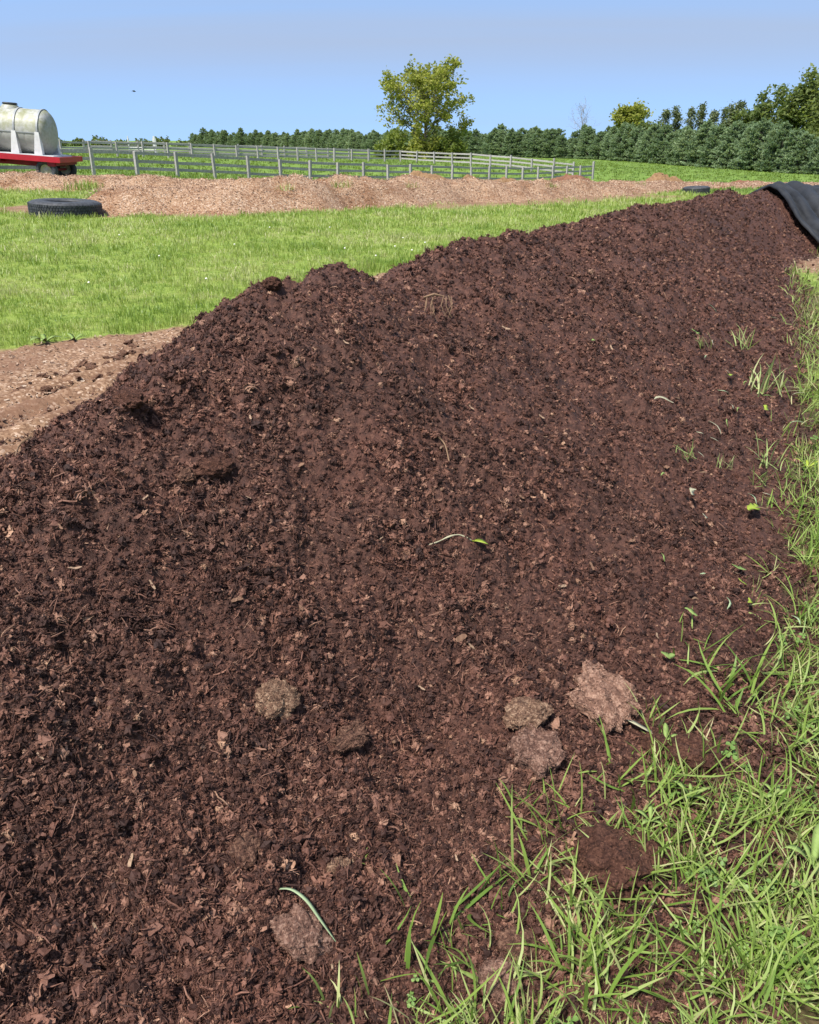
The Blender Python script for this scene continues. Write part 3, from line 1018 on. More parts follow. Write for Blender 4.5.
def build_soil_chips():
    N = 26000
    az = np.radians(rng.uniform(-42, 34, N)); r = np.exp(rng.uniform(math.log(3.2), math.log(16), N))
    x, y = r * np.sin(az), r * np.cos(az)
    s_ = DS[0] * x + DS[1] * y; n_ = DN[0] * x + DN[1] * y
    k = (dirt_mask(x, y) > .5) & (pile_base(x, y)[1] < 0.02) & ((n_ < lerp_tab(s_, NC)) | (s_ > 9.5))
    x, y = x[k], y[k]; n = len(x)
    sz = rng.uniform(.004, .011, n) * (1 + np.hypot(x, y) / 25)
    protos = [flake('soil_chip_%02d' % i, 420 + i, 2.6, .7 + .25 * i, .2, M['soil_chip'], .1) for i in range(4)]
    rot = np.stack([rng.normal(0, .4, n), rng.normal(0, .4, n), rng.uniform(0, 2 * PI, n)], -1)
    o = scatter('soil_chips', np.stack([x, y, tz(x, y) + .012], -1), rot, sz[:, None] * np.ones((1, 3)), rng.integers(0, 4, n), protos)
    return tag(o, 'trodden tan wood chips strewn over the bare soil left of the pile', 'wood chips')


M['soil_chip'] = mat_chip_inst('soil_chip', .72)
build_soil_chips()
build_near_grass()
build_lawn()
build_meadow()


# ------------------------------------------------------------------ berms and heaps
def build_berm(name, path, half, heights, label, seed, res=0.16):
    pts = np.array(path, float)
    seg = np.hypot(*np.diff(pts, axis=0).T); L = np.concatenate([[0], np.cumsum(seg)])
    m = int(L[-1] / res); k = 30
    sv = np.linspace(0, L[-1], m)
    cx = np.interp(sv, L, pts[:, 0]); cy = np.interp(sv, L, pts[:, 1])
    ker = np.ones(21) / 21
    cx = np.convolve(np.pad(cx, 10, 'edge'), ker, 'valid'); cy = np.convolve(np.pad(cy, 10, 'edge'), ker, 'valid')
    tx, ty = np.gradient(cx), np.gradient(cy); q = np.hypot(tx, ty); tx /= q; ty /= q
    wv = np.linspace(-1, 1, k)
    hw = half * (1 + .25 * fbm(sv, sv * 0, .45, 3, seed))
    X = cx[:, None] - ty[:, None] * wv * hw[:, None]; Y = cy[:, None] + tx[:, None] * wv * hw[:, None]
    hh = lerp_tab(sv / L[-1], heights) * (1 + .22 * fbm(sv, sv * 0 + 3, .38, 3, seed + 1))
    endf = np.minimum(sstep(0, 1.1, sv), sstep(0, 1.1, L[-1] - sv))
    prof = (1 - wv ** 2) ** 1.15
    B = hh[:, None] * prof * endf[:, None]
    B = B * (1 + .16 * fbm(X, Y, 1.1, 3, seed + 2)) + .05 * fbm(X, Y, 2.6, 3, seed + 3) * prof
    Z = tz(X, Y) + B - 0.03
    o = np_mesh(name, np.stack([X.ravel(), Y.ravel(), Z.ravel()], -1), grid_faces(m, k), M['chips'])
    tag(o, label, 'chip berm')
    # loose chips lying on it
    n = int(L[-1] * 700)
    ii = rng.integers(0, m, n); jj = np.clip((rng.beta(1.3, 1.3, n) * k).astype(int), 1, k - 2)
    px, py, pz = X[ii, jj] + rng.normal(0, .08, n), Y[ii, jj] + rng.normal(0, .08, n), Z[ii, jj] + .012
    sz = rng.uniform(.006, .017, n) * (1 + np.hypot(px, py) / 60)
    protos = [flake('%s_chip_%02d' % (name, i), 400 + i, 2.6, .9 + .2 * i, .2, M['chip'], .1) for i in range(4)]
    rot = np.stack([rng.normal(0, .6, n), rng.normal(0, .6, n), rng.uniform(0, 2 * PI, n)], -1)
    c = scatter('chip_layer', np.stack([px, py, pz], -1), rot, sz[:, None] * np.ones((1, 3)), rng.integers(0, 4, n), protos, o)
    return o


build_berm('chip_berm', BERM_B, 1.65, BERM_B_H,
           'long low berm of tan wood chips running from the lying tyre to the right', 500)
build_berm('chip_berm', BERM_A, 1.7, [(0, .56), (.5, .50), (.75, .42), (1, .3)],
           'shorter tan wood chip berm directly in front of the tank trailer', 520)

M['heap_gold'] = mat_brown_heap('straw_brown_heap', (0.17, 0.092, 0.044), (0.34, 0.215, 0.115))
M['heap_red'] = mat_brown_heap('red_brown_heap', (0.14, 0.062, 0.036), (0.30, 0.16, 0.10))
M['heap_dark'] = mat_brown_heap('dark_brown_heap', (0.045, 0.022, 0.015), (0.11, 0.058, 0.04))


def heap(cx, cy, rx, ry, h, mat, label, seed, rot=0.0):
    na, nr = 64, 24
    a = np.linspace(0, 2 * PI, na, endpoint=False)[:, None]; r = np.linspace(0.02, 1, nr)[None, :]
    lx = rx * r * np.cos(a) * (1 + .12 * np.sin(3 * a + seed)); ly = ry * r * np.sin(a) * (1 + .1 * np.sin(2 * a + seed * 2))
    X = cx + lx * math.cos(rot) - ly * math.sin(rot); Y = cy + lx * math.sin(rot) + ly * math.cos(rot)
    prof = (1 - r ** 2) ** .9
    Z = tz(X, Y) + h * prof * (1 + .45 * fbm(X, Y, .8, 4, seed)) + .09 * fbm(X, Y, 2.6, 3, seed + 4) * prof - .03
    V = np.stack([X.ravel(), Y.ravel(), Z.ravel()], -1)
    F = grid_faces(na, nr, True)
    o = np_mesh('manure_heap', V, F[:, ::-1], mat)
    return tag(o, label, 'heap', 'heaps in front of the paddock fence')


heap(0.75, 50, 2.3, 1.5, .68, M['heap_gold'], 'largest golden brown heap, leftmost of the heaps before the fence', 601)
heap(3.6, 52, 1.0, 1.0, .64, M['heap_gold'], 'small rounded golden brown heap, second from the left before the fence', 602)
heap(6.0, 53.5, 1.5, 1.1, .62, M['heap_gold'], 'golden brown heap, third from the left before the fence', 603)
heap(11.4, 61, 2.0, 1.3, .8, M['heap_red'], 'low reddish brown heap in front of the fence corner', 604)
heap(18.3, 62, 1.9, 1.2, .85, M['heap_gold'], 'golden heap standing alone right of the fence corner', 605)
heap(24.5, 63, 3.4, 1.1, .5, M['heap_red'], 'long flat reddish heap beyond the small tyre, rightmost of the row', 606)


# ------------------------------------------------------------------ fences
def fence(name, path, label, post_h=1.24, extra_tall=(), seed=1):
    r = random.Random(seed)
    root = empty(name, (path[0][0], path[0][1], float(tz(*path[0]))))
    tag(root, label, 'fence', 'weathered rail fences')
    ox, oy, oz = root.location
    P = []
    for i, (x, y) in enumerate(path):
        P.append(Vector((x, y, float(tz(x, y)))))
    for i, p in enumerate(P):
        h = post_h + r.uniform(-.05, .07) + (0.28 if i in extra_tall else 0)
        m = MB()
        q = P[min(i + 1, len(P) - 1)] - P[max(i - 1, 0)]
        rot = Matrix.Rotation(math.atan2(q.y, q.x) + r.uniform(-.08, .08), 3, 'Z') @ Matrix.Rotation(r.uniform(-.035, .035), 3, 'Y') @ Matrix.Rotation(r.uniform(-.03, .03), 3, 'X')
        w = r.uniform(.135, .165)
        m.box((0, 0, h / 2 - .15), (w, w, h + .3), rot, jit=.006)
        po = m.build('post', M['fence'], root)
        po.location = p - root.location
    for i in range(len(P) - 1):
        a, b = P[i], P[i + 1]
        d = b - a; L = d.length
        side = Vector((d.y, -d.x, 0)).normalized() * -.095
        for hgt in (.36, .74, 1.12):
            m = MB()
            m.box((0, 0, 0), (L + .05, .04, .145), None, jit=.006)
            ra = m.build('rail', M['fence'], root)
            mid = (a + b) / 2 + Vector((0, 0, hgt + r.uniform(-.025, .025))) + side
            ra.location = mid - root.location
            ra.rotation_euler = Euler((0, -math.atan2(d.z, math.hypot(d.x, d.y)) + r.uniform(-.012, .012), math.atan2(d.y, d.x)))
    return root


near_path = [(-15.75 + 1.583 * i, 42.8 + 1.857 * i) for i in range(-4, 22)]
near_path[-1] = (17.5, 81.8)
fence('rail_fence', near_path, 'nearer grey wooden rail fence just behind the chip berm', 1.24, (25,), 3)
far_path = [(-25.5 + 1.746 * i, 75.6 + 1.70 * i) for i in range(-5, 15)]
c1, c2 = far_path[-1], (14.1, 84.0)
far_path += [(c1[0] + (c2[0] - c1[0]) * k / 8, c1[1] + (c2[1] - c1[1]) * k / 8) for k in range(1, 9)]
far_path += [(15.8, 82.9)]
fence('rail_fence', far_path, 'farther grey wooden rail fence on the back side of the paddock', 1.28, (27,), 4)
# a cross fence running along the paddock behind the far line, seen between its rails
cross = [(-33 + 2.35 * i, 88 + 1.3 * i) for i in range(0, 13)]
fence('rail_fence', cross, 'most distant stretch of grey rail fence, behind the white jump', 1.25, (), 5)


def horse_jump():
    X, Y = -36.0, 112.0
    x0, y0 = -.323 * 104, 104.0
    z0 = float(tz(x0, y0))
    root = empty('horse_jump', (x0, y0, z0))
    tag(root, 'white wooden jump with two uprights and low rails inside the paddock', 'jump')
    for dx, w in ((0, .18), (3.1, .42)):
        m = MB(); m.box((dx, 0, .95), (w * .5, .12, 1.9)); m.box((dx, 0, .08), (.7, .5, .1)); m.box((dx, .02, 1.2), (w, .06, .9))
        m.build('upright', M['white'], root)
    for h in (.35, .62):
        m = MB(); m.tube([(0.1, -.1, h), (3.0, -.1, h)], .07, 8); m.build('rail', M['white'], root)


horse_jump()


# ------------------------------------------------------------------ tank on flatbed trailer
TILT = math.radians(4.2)


def build_trailer():
    bx, by = -14.9, 36.1
    gz = float(tz(bx, by))
    root = empty('flatbed_trailer', (bx, by, gz), (0, TILT, 0))
    tag(root, 'red flatbed farm trailer parked behind the chip berm', 'trailer')
    # deck: x from -6.2 to 1.5 about the root
    m = MB(); m.box((-2.85, 0, .90), (6.9, 2.3, .07)); m.build('deck', M['strap'], root)
    for sy in (-1, 1):
        m = MB(); m.box((-2.82, sy * 1.19, .86), (7.05, .07, .21)); m.build('side_rail', M['red'], root)
    m = MB(); m.box((.66, 0, .86), (.07, 2.31, .205)); m.build('end_rail', M['red'], root)
    for sy in (-.55, .55):
        m = MB(); m.box((-3.0, sy, .64), (6.4, .12, .2)); m.build('chassis_beam', M['dark_red'], root)
    for x in (-5, -3.4, -1.8, -.2, .45):
        m = MB(); m.box((x, 0, .70), (.09, 2.2, .14)); m.build('cross_member', M['dark_red'], root)
    m = MB(); m.box((.3, -1.12, .68), (.3, .06, .16)); m.build('rear_bracket', M['dark_red'], root)
    m = MB(); m.tube([(.05, -.95, .42), (.05, .95, .42)], .05, 8); m.build('axle', M['dark_red'], root)
    for sy in (-1, 1):
        w = empty('wheel'); w.parent = root; w.location = (.05, sy * 1.0, .42)
        m = MB()
        m.lathe([(.23, -.12), (.36, -.135), (.41, -.11), (.43, -.05), (.43, .05), (.41, .11), (.36, .135), (.23, .12)], 'Y', 40, closed=True)
        m.build('tyre', M['rubber'], w, True)
        m = MB()
        m.lathe([(.001, -.03), (.08, -.06), (.09, -.03), (.19, -.02), (.235, -.10), (.245, -.11), (.245, .1), (.001, .08)], 'Y', 28)
        m.build('rim', M['rim'], w, True)
    return root


def build_tank():
    bx, by = -16.75, 36.1
    root = empty('water_tank', (-14.9, 36.1, float(tz(-14.9, 36.1))), (0, TILT, 0))
    tag(root, 'stained white plastic water tank strapped on the red trailer', 'tank')
    cx, R, L = -1.68, .85, 1.78
    cz = .95 + R
    prof = []
    for k in range(11):
        a = k / 10 * PI / 2
        prof.append((R * math.sin(a) ** .8 if k else .001, -L + .36 * (1 - math.cos(a)) if k < 10 else -L + .36))
    body = prof + [(R, -.95), (R * .985, -.9), (R, -.85), (R, -.05), (R * .985, 0), (R, .05), (R, .85), (R * .985, .9), (R, .95)] + [(r, -h) for r, h in reversed(prof)]
    m = MB(); m.lathe(body, 'X', 56)
    b = m.build('tank_body', M['tank'], root, True); b.location = (cx, 0, cz)
    m = MB(); m.box((cx, 0, cz - .02), (2 * L - .5, 2 * R + .035, .035)); m.build('seam', M['strap'], root)
    m = MB(); m.lathe([(.001, .15), (.24, .15), (.28, .13), (.33, .08), (.38, -.1)], 'Z', 28, (cx + .1, 0, cz + R - .04)); m.build('filler_neck', M['tank'], root, True)
    m = MB(); m.lathe([(.001, .07), (.24, .07), (.28, .05), (.29, 0), (.001, 0)], 'Z', 28, (cx + .1, 0, cz + R + .11)); m.build('lid', M['lid'], root, True)
    for dx in (-1.36, -.42, .5, 1.43):
        m = MB(); v = []; f = []
        nseg = 44
        for k in range(nseg + 1):
            a = PI * 1.06 * k / nseg - PI * .03
            for rr, w in ((R + .012, -.035), (R + .034, -.035), (R + .034, .035), (R + .012, .035)):
                v.append((cx + dx + w, -rr * math.cos(a), cz + rr * math.sin(a)))
        for k in range(nseg):
            for q in range(4):
                f.append((k * 4 + q, k * 4 + (q + 1) % 4, k * 4 + 4 + (q + 1) % 4, k * 4 + 4 + q))
        m.add(v, f); m.build('strap', M['strap'], root)
        for sy in (-1, 1):
            m = MB()
            zt, zb = cz + .02, .94
            yt, yb = sy * (R + .05), sy * (R + .1)
            v = []
            for (zz_, hw, yy) in ((zb, .17, yb), (zt, .08, yt)):
                v += [(cx + dx - hw, yy, zz_), (cx + dx + hw, yy, zz_), (cx + dx + hw, yy - sy * .22, zz_), (cx + dx - hw, yy - sy * .22, zz_)]
            m.add(v, [(0, 1, 5, 4), (1, 2, 6, 5), (2, 3, 7, 6), (3, 0, 4, 7), (4, 5, 6, 7), (3, 2, 1, 0)])
            m.build('saddle_leg', M['white'], root)
    m = MB(); m.box((cx, 0, .962), (2 * L + .5, 1.9, .05)); m.build('base_plate', M['white'], root)
    return root


build_trailer()
build_tank()


# ------------------------------------------------------------------ tyres lying on the grass
def tyre(loc, R, H, rotz, tilt, label):
    root = empty('tyre', loc, (tilt[0], tilt[1], rotz))
    tag(root, label, 'tyre', 'old tyres lying flat')
    inner = R * .44
    pr = [(inner, H * .12), (R * .62, 0.0), (R * .86, 0.012), (R * .96, H * .09), (R, H * .2), (R, H * .8), (R * .96, H * .91), (R * .86, H * .99), (R * .62, H), (inner, H * .88), (inner * 1.04, H * .8), (R * .8, H * .75), (R * .86, H * .5), (R * .8, H * .25), (inner * 1.04, H * .2)]
    m = MB(); m.lathe(pr, 'Z', 64, closed=True)
    m.build('carcass', M['rubber'], root, True)
    # tread blocks round the outside and on the shoulders
    m = MB(); nb = 76
    for k in range(nb):
        a = 2 * PI * k / nb
        for row, zc in enumerate((.24, .42, .60, .78)):
            aa = a + (row % 2) * PI / nb
            rot = Matrix.Rotation(aa, 3, 'Z')
            m.box(rot @ Vector((R + .004, 0, H * zc)), (.018, 2 * PI * R / nb * .8, H * .14), rot, jit=.003)
    m.build('tread', M['rubber'], root)['kind'] = 'stuff'
    return root


p1, _ = hit(54, 218, tz)
tyre((p1.x, p1.y + .72, float(tz(p1.x, p1.y + .7)) - .02), .79, .36, .4, (math.radians(1), math.radians(2.2), 0), 'large black tyre lying flat on the lawn before the chip berm')
tyre((12.55, 37.2, float(tz(12.55, 37.2)) - .02), .56, .34, 1.0, (math.radians(-2), math.radians(-2), 0), 'small dark tyre lying beyond the crest of the compost pile')


# ------------------------------------------------------------------ black cover over the far end of the heap
def build_cover():
    # u runs along the heap (s), v across it (n)
    ns, nn = 420, 90
    ss = np.linspace(0, 15.5, ns); vv = np.linspace(-1, 1, nn)
    S0, V0 = np.meshgrid(ss, vv, indexing='ij')
    # leading edge slants: further along at the ridge, nearer at the right foot
    edge = 14.55 + np.interp(V0, [-1, -.1, .05, .5, 1], [3.6, 2.4, 2.05, 1.0, -.1])
    S = edge + S0 + .05 * np.sin(V0 * 9)
    nc, nr, nl = lerp_tab(S, NC), lerp_tab(S, NR), lerp_tab(S, NL)
    Nn = np.where(V0 > 0, nc + V0 * (nr + .25 - nc), nc + V0 * (nc - nl + .25))
    X = DS[0] * S + DN[0] * Nn; Y = DS[1] * S + DN[1] * Nn
    base = tz(X, Y) + np.maximum(pile_base(X, Y)[0], 0)
    # rolled folds lying across the heap
    fold = np.zeros_like(S0)
    cuts = [-.02, .30, 1.05, 1.85, 2.75, 3.7, 5.2, 7.5, 11.0, 16.0]
    for k in range(len(cuts) - 1):
        wv_ = .16 * fbm(V0 * 1.3 + k * 3, V0 * 0 + k, 1.0, 2, 700 + k) * (k > 0)
        wv2 = .16 * fbm(V0 * 1.3 + (k + 1) * 3, V0 * 0 + k + 1, 1.0, 2, 701 + k)
        q = np.clip((S0 - cuts[k] - wv_) / (cuts[k + 1] + wv2 - cuts[k] - wv_), 0, 1)
        hk = (.15, .26, .36, .34, .36, .32, .3, .3, .3)[k]
        fold = np.maximum(fold, hk * np.sin(PI * q ** .8) ** .45 * (1 + .2 * fbm(V0 * 2, S0 * 0 + k, 1.2, 2, 720 + k)))
    sag = .025 * fbm(S0 * 1.2, V0 * 3, 1.0, 3, 740)
    Z = base + .045 + fold + sag
    V = np.stack([X.ravel(), Y.ravel(), Z.ravel()], -1)
    F = grid_faces(ns, nn)
    o = np_mesh('pile_cover', V, F, M['fabric'])
    sol = o.modifiers.new('thickness', 'SOLIDIFY'); sol.thickness = 0.03; sol.offset = -1
    tag(o, 'black fabric cover lying in rolled folds over the far end of the compost', 'cover')
    return o


build_cover()


# ------------------------------------------------------------------ trees
def leaf_mesh(centres, sizes, r, quads=True):
    """leaf-sized faces at the given points, each turned its own way"""
    n = len(centres)
    a = r.normal(0, 1, (n, 3)); a[:, 2] *= .6; a /= np.linalg.norm(a, axis=1)[:, None]
    b = np.cross(a, r.normal(0, 1, (n, 3))); b /= np.linalg.norm(b, axis=1)[:, None]
    s = sizes[:, None]
    c = np.cross(a, b)
    V = np.stack([centres - a * s, centres + b * s * .55 + c * s * .12, centres + a * s, centres - b * s * .55 + c * s * .12], 1).reshape(-1, 3)
    F = np.arange(n * 4).reshape(-1, 4)
    return V, F


def grow(r, h, spread, n_main, tips_out, limbs, start=0.18, levels=3, up=0.5, trunk_r=.2, lean=0.0, tf=.82):
    """trunk and limbs; returns branch tip points"""
    tx, ty = r.normal(0, lean), r.normal(0, lean)
    trunk = [(tx * u * u * h, ty * u * u * h, h * tf * u) for u in np.linspace(0, 1, 8)]
    limbs.append((trunk, [trunk_r * (1 - .88 * u) for u in np.linspace(0, 1, 8)]))
    def branch(p, d, L, rad, lev):
        pts = [p]; q = np.array(p, float); dd = d / np.linalg.norm(d)
        for k in range(4):
            dd = dd + r.normal(0, .13, 3) + np.array([0, 0, .07 * up]); dd /= np.linalg.norm(dd)
            q = q + dd * L / 4; pts.append(tuple(q))
            if lev < levels:
                for _ in range(2 if lev == 1 else 1):
                    if r.uniform() < .85:
                        sd = dd + r.normal(0, .75, 3); branch(tuple(q), sd, L * r.uniform(.35, .55), rad * .45, lev + 1)
            if lev >= 2 or k >= 2: tips_out.append((tuple(q), lev))
        limbs.append((pts, [max(rad * (1 - .2 * k), .012) for k in range(5)]))
    for i in range(n_main):
        u = start + (1 - start) * (i + r.uniform(0, 1)) / n_main
        a = i * 2.4 + r.uniform(-.4, .4)
        k = min(int(u * 7), 6); f = u * 7 - k
        p = np.array(trunk[k]) * (1 - f) + np.array(trunk[min(k + 1, 7)]) * f
        el = up * (.35 + 1.0 * u)
        L = spread * (math.sin(PI * (.25 + .62 * u)) ** .7) * r.uniform(.8, 1.15)
        branch(tuple(p), np.array([math.cos(a), math.sin(a), el]), L, trunk_r * .42 * (1 - .5 * u), 1)


def decid(name, x, y, h, spread, mat, label, seed, leaves=9000, leaf=.2, clump=.55, n_main=13, start=.15, up=.55, bark='bark', group=None, cat='tree', levels=3, trunk_r=None, dz=0.0, tf=.82, even=1.5, ell=None):
    r = np.random.default_rng(seed)
    z = float(tz(x, y)) + dz
    root = empty(name, (x, y, z)); tag(root, label, cat, group)
    tips = []; limbs = []
    grow(r, h, spread, n_main, tips, limbs, start, levels, up, trunk_r or h * .018, 0.0, tf)
    m = MB()
    if ell:
        def inside(p):
            q = (np.array(p) - [0, 0, ell[0]]) / np.array([ell[1], ell[1], ell[2]]); k = np.linalg.norm(q)
            return tuple(np.array([0, 0, ell[0]]) + q / k * .97 * np.array([ell[1], ell[1], ell[2]])) if k > .97 else tuple(p)
        limbs = [(pts if len(pts) > 7 else [inside(p) for p in pts], rad) for pts, rad in limbs]
    for pts, rad in limbs:
        keep = [0] + [i for i in range(1, len(pts)) if (Vector(pts[i]) - Vector(pts[i - 1])).length > .02]
        if len(keep) > 1: m.tube([pts[i] for i in keep], [rad[i] for i in keep], 5 if len(pts) < 8 else 8, cap=False)
    m.build('trunk', M[bark], root, True)
    if leaves:
        T = np.array([t[0] for t in tips])
        # light and dark clumps: cluster density differs from tip to tip
        wgt = r.uniform(.15, 1, len(T)) ** even
        if ell:
            q = (T - np.array([0, 0, ell[0]])) / np.array([ell[1], ell[1], ell[2]]); rad = np.linalg.norm(q, axis=1)
            T = np.where((rad > 1)[:, None], np.array([0, 0, ell[0]]) + q / rad[:, None] * np.array([ell[1], ell[1], ell[2]]), T)
            wgt *= np.clip(rad, .2, 1) ** 1.6
        wgt /= wgt.sum()
        ii = r.choice(len(T), leaves, p=wgt)
        C = T[ii] + r.normal(0, clump, (leaves, 3)) * np.array([1, 1, .7])
        C[:, 2] = np.maximum(C[:, 2], .15)
        V, F = leaf_mesh(C, leaf * r.uniform(.6, 1.3, leaves), r)
        o = np_mesh('crown', V, F, mat, False, root)
        tone_t = r.uniform(0, 1, len(T))
        set_attr(o, 'tone', np.repeat(np.clip(tone_t[ii] * .6 + r.uniform(0, .4, leaves), 0, 1), 4))
    return root


def leafmat(name, a, b, c, trans=.3):
    return mat_leaf(name, [(0, a), (.5, b), (1, c)], trans, .55, .25, True, 0.15)


M['lf_yellow'] = leafmat('yellow_green_leaves', (.13, .155, .022), (.26, .28, .05), (.40, .385, .10), .5)
M['lf_mid'] = leafmat('mid_green_leaves', (.07, .10, .026), (.13, .17, .048), (.21, .245, .085), .42)
M['lf_dark'] = leafmat('dark_green_leaves', (.05, .08, .022), (.095, .135, .04), (.16, .20, .066), .4)
M['lf_pale'] = leafmat('pale_green_leaves', (.06, .085, .035), (.11, .14, .065), (.17, .20, .10))
M['lf_shrub'] = leafmat('shrub_leaves', (.08, .115, .02), (.16, .205, .04), (.26, .29, .075), .45)

decid('field_tree', 2.35, 130, 13.0, 6.6, M['lf_yellow'], 'lone spreading tree with yellowish green leaves in the pasture', 24, 8600, .25, .34, 30, .24, .85, trunk_r=.30, tf=.66, even=1.3, ell=(7.6, 7.2, 6.2))


def shrub(x, y, w, h, mat, label, seed, n=2600, leaf=.24, group='shrubs under the lone tree', name='shrub'):
    r = np.random.default_rng(seed)
    root = empty(name, (x, y, float(tz(x, y)))); tag(root, label, 'shrub', group)
    k = 60
    d = r.normal(0, 1, (k, 3)); d /= np.linalg.norm(d, axis=1)[:, None]; d[:, 2] = np.abs(d[:, 2])
    q = r.uniform(.45, 1.0, k)[:, None]
    T = d * q * np.array([w / 2, w / 2, h]) * r.uniform(.8, 1.1, (k, 1))
    m = MB()
    for t in T[:26]: m.tube([(0, 0, 0), (t[0] * .4, t[1] * .4, t[2] * .55), tuple(t)], [.05, .03, .012], 4, False)
    m.build('stems', M['bark'], root)
    ii = r.integers(0, k, n)
    C = T[ii] + r.normal(0, .38, (n, 3)); C[:, 2] = np.maximum(C[:, 2], .1)
    V, F = leaf_mesh(C, leaf * r.uniform(.6, 1.3, n), r)
    o = np_mesh('foliage', V, F, mat, False, root)
    tt = r.uniform(0, 1, k); set_attr(o, 'tone', np.repeat(np.clip(tt[ii] * .6 + r.uniform(0, .4, n), 0, 1), 4))
    return root


shrub(-2.6, 127.5, 5.6, 3.6, M['lf_shrub'], 'yellow green shrub at the left foot of the lone tree', 31)
shrub(1.9, 126.5, 5.0, 3.4, M['lf_yellow'], 'bushy shrub in front of the trunk of the lone tree', 32)
shrub(6.2, 127.5, 5.6, 4.6, M['lf_shrub'], 'taller green shrub at the right foot of the lone tree', 33)


# pines: whorled limbs carrying brushes of needles
def needle_mat():
    return mat_leaf('pine_needles', [(0, (.075, .125, .070)), (.45, (.175, .255, .145)), (.8, (.29, .375, .215)), (1, (.37, .44, .26))], .45, .6, .2, True, .35)


M['needles'] = needle_mat()


def pine_meshes(seed):
    r = np.random.default_rng(seed)
    H = 6.0
    m = MB(); m.tube([(0, 0, -.2), (r.normal(0, .05), 0, 3), (0, r.normal(0, .08), H)], [.11, .07, .012], 6)
    C = []; tone = []; A = []
    nw = 15
    for i in range(nw):
        u = (i + r.uniform(-.2, .2)) / (nw - 1)
        z = .22 + u * (H - .5)
        u = min(max(u, 0.0), 1.0)
        R = (2.05 * (1 - u ** 2.0) ** .8 + .14) * r.uniform(.72, 1.22)
        nb = int(8 - 3 * u)
        ph = r.uniform(0, 6)
        for b in range(nb):
            a = ph + 2 * PI * b / nb + r.normal(0, .2)
            L = R * r.uniform(.7, 1.15)
            tip = np.array([math.cos(a) * L, math.sin(a) * L, z + L * (.10 + .45 * u) + r.normal(0, .1)])
            root_ = np.array([0, 0, z])
            m.tube([tuple(root_), tuple((root_ + tip) / 2 + [0, 0, -.04]), tuple(tip)], [.028, .018, .007], 3, False)
            nt = int(9 + 12 * L)
            bt = r.uniform(0, 1)
            for k in range(nt):
                q = r.uniform(.30, 1.04) ** .8
                p = root_ + (tip - root_) * q
                side = r.normal(0, .19 * L * (1.1 - .5 * q) + .08)
                p = p + np.array([-math.sin(a) * side, math.cos(a) * side, r.normal(.04, .09)])
                C.append(p); A.append((math.cos(a), math.sin(a), .55))
                tone.append(np.clip(bt * .5 + .5 * r.uniform(0, 1) + .2 * (q > .85), 0, 1))
    for k in range(18):
        C.append(np.array([r.normal(0, .06), r.normal(0, .06), H - r.uniform(0, .7)])); A.append((r.normal(0, .4), r.normal(0, .4), 1)); tone.append(r.uniform(.3, 1))
    C = np.array(C); A = np.array(A); n = len(C)
    # each brush: three slim blades fanned about the shoot
    Vs = []; tn = []
    for j in range(4):
        d = A + r.normal(0, .55, (n, 3)); d /= np.linalg.norm(d, axis=1)[:, None]
        s = np.cross(d, r.normal(0, 1, (n, 3))); s /= np.linalg.norm(s, axis=1)[:, None]
        ln = r.uniform(.16, .34, (n, 1)); wd = r.uniform(.05, .10, (n, 1))
        Vs.append(np.stack([C - d * ln * .35, C + s * wd + d * ln * .2, C + d * ln, C - s * wd + d * ln * .2], 1))
        tn.append(np.repeat(np.clip(np.array(tone) + r.normal(0, .08, n), 0, 1), 4))
    V = np.concatenate(Vs).reshape(-1, 3); F = np.arange(len(V)).reshape(-1, 4)
    return m, V, F, np.concatenate(tn)


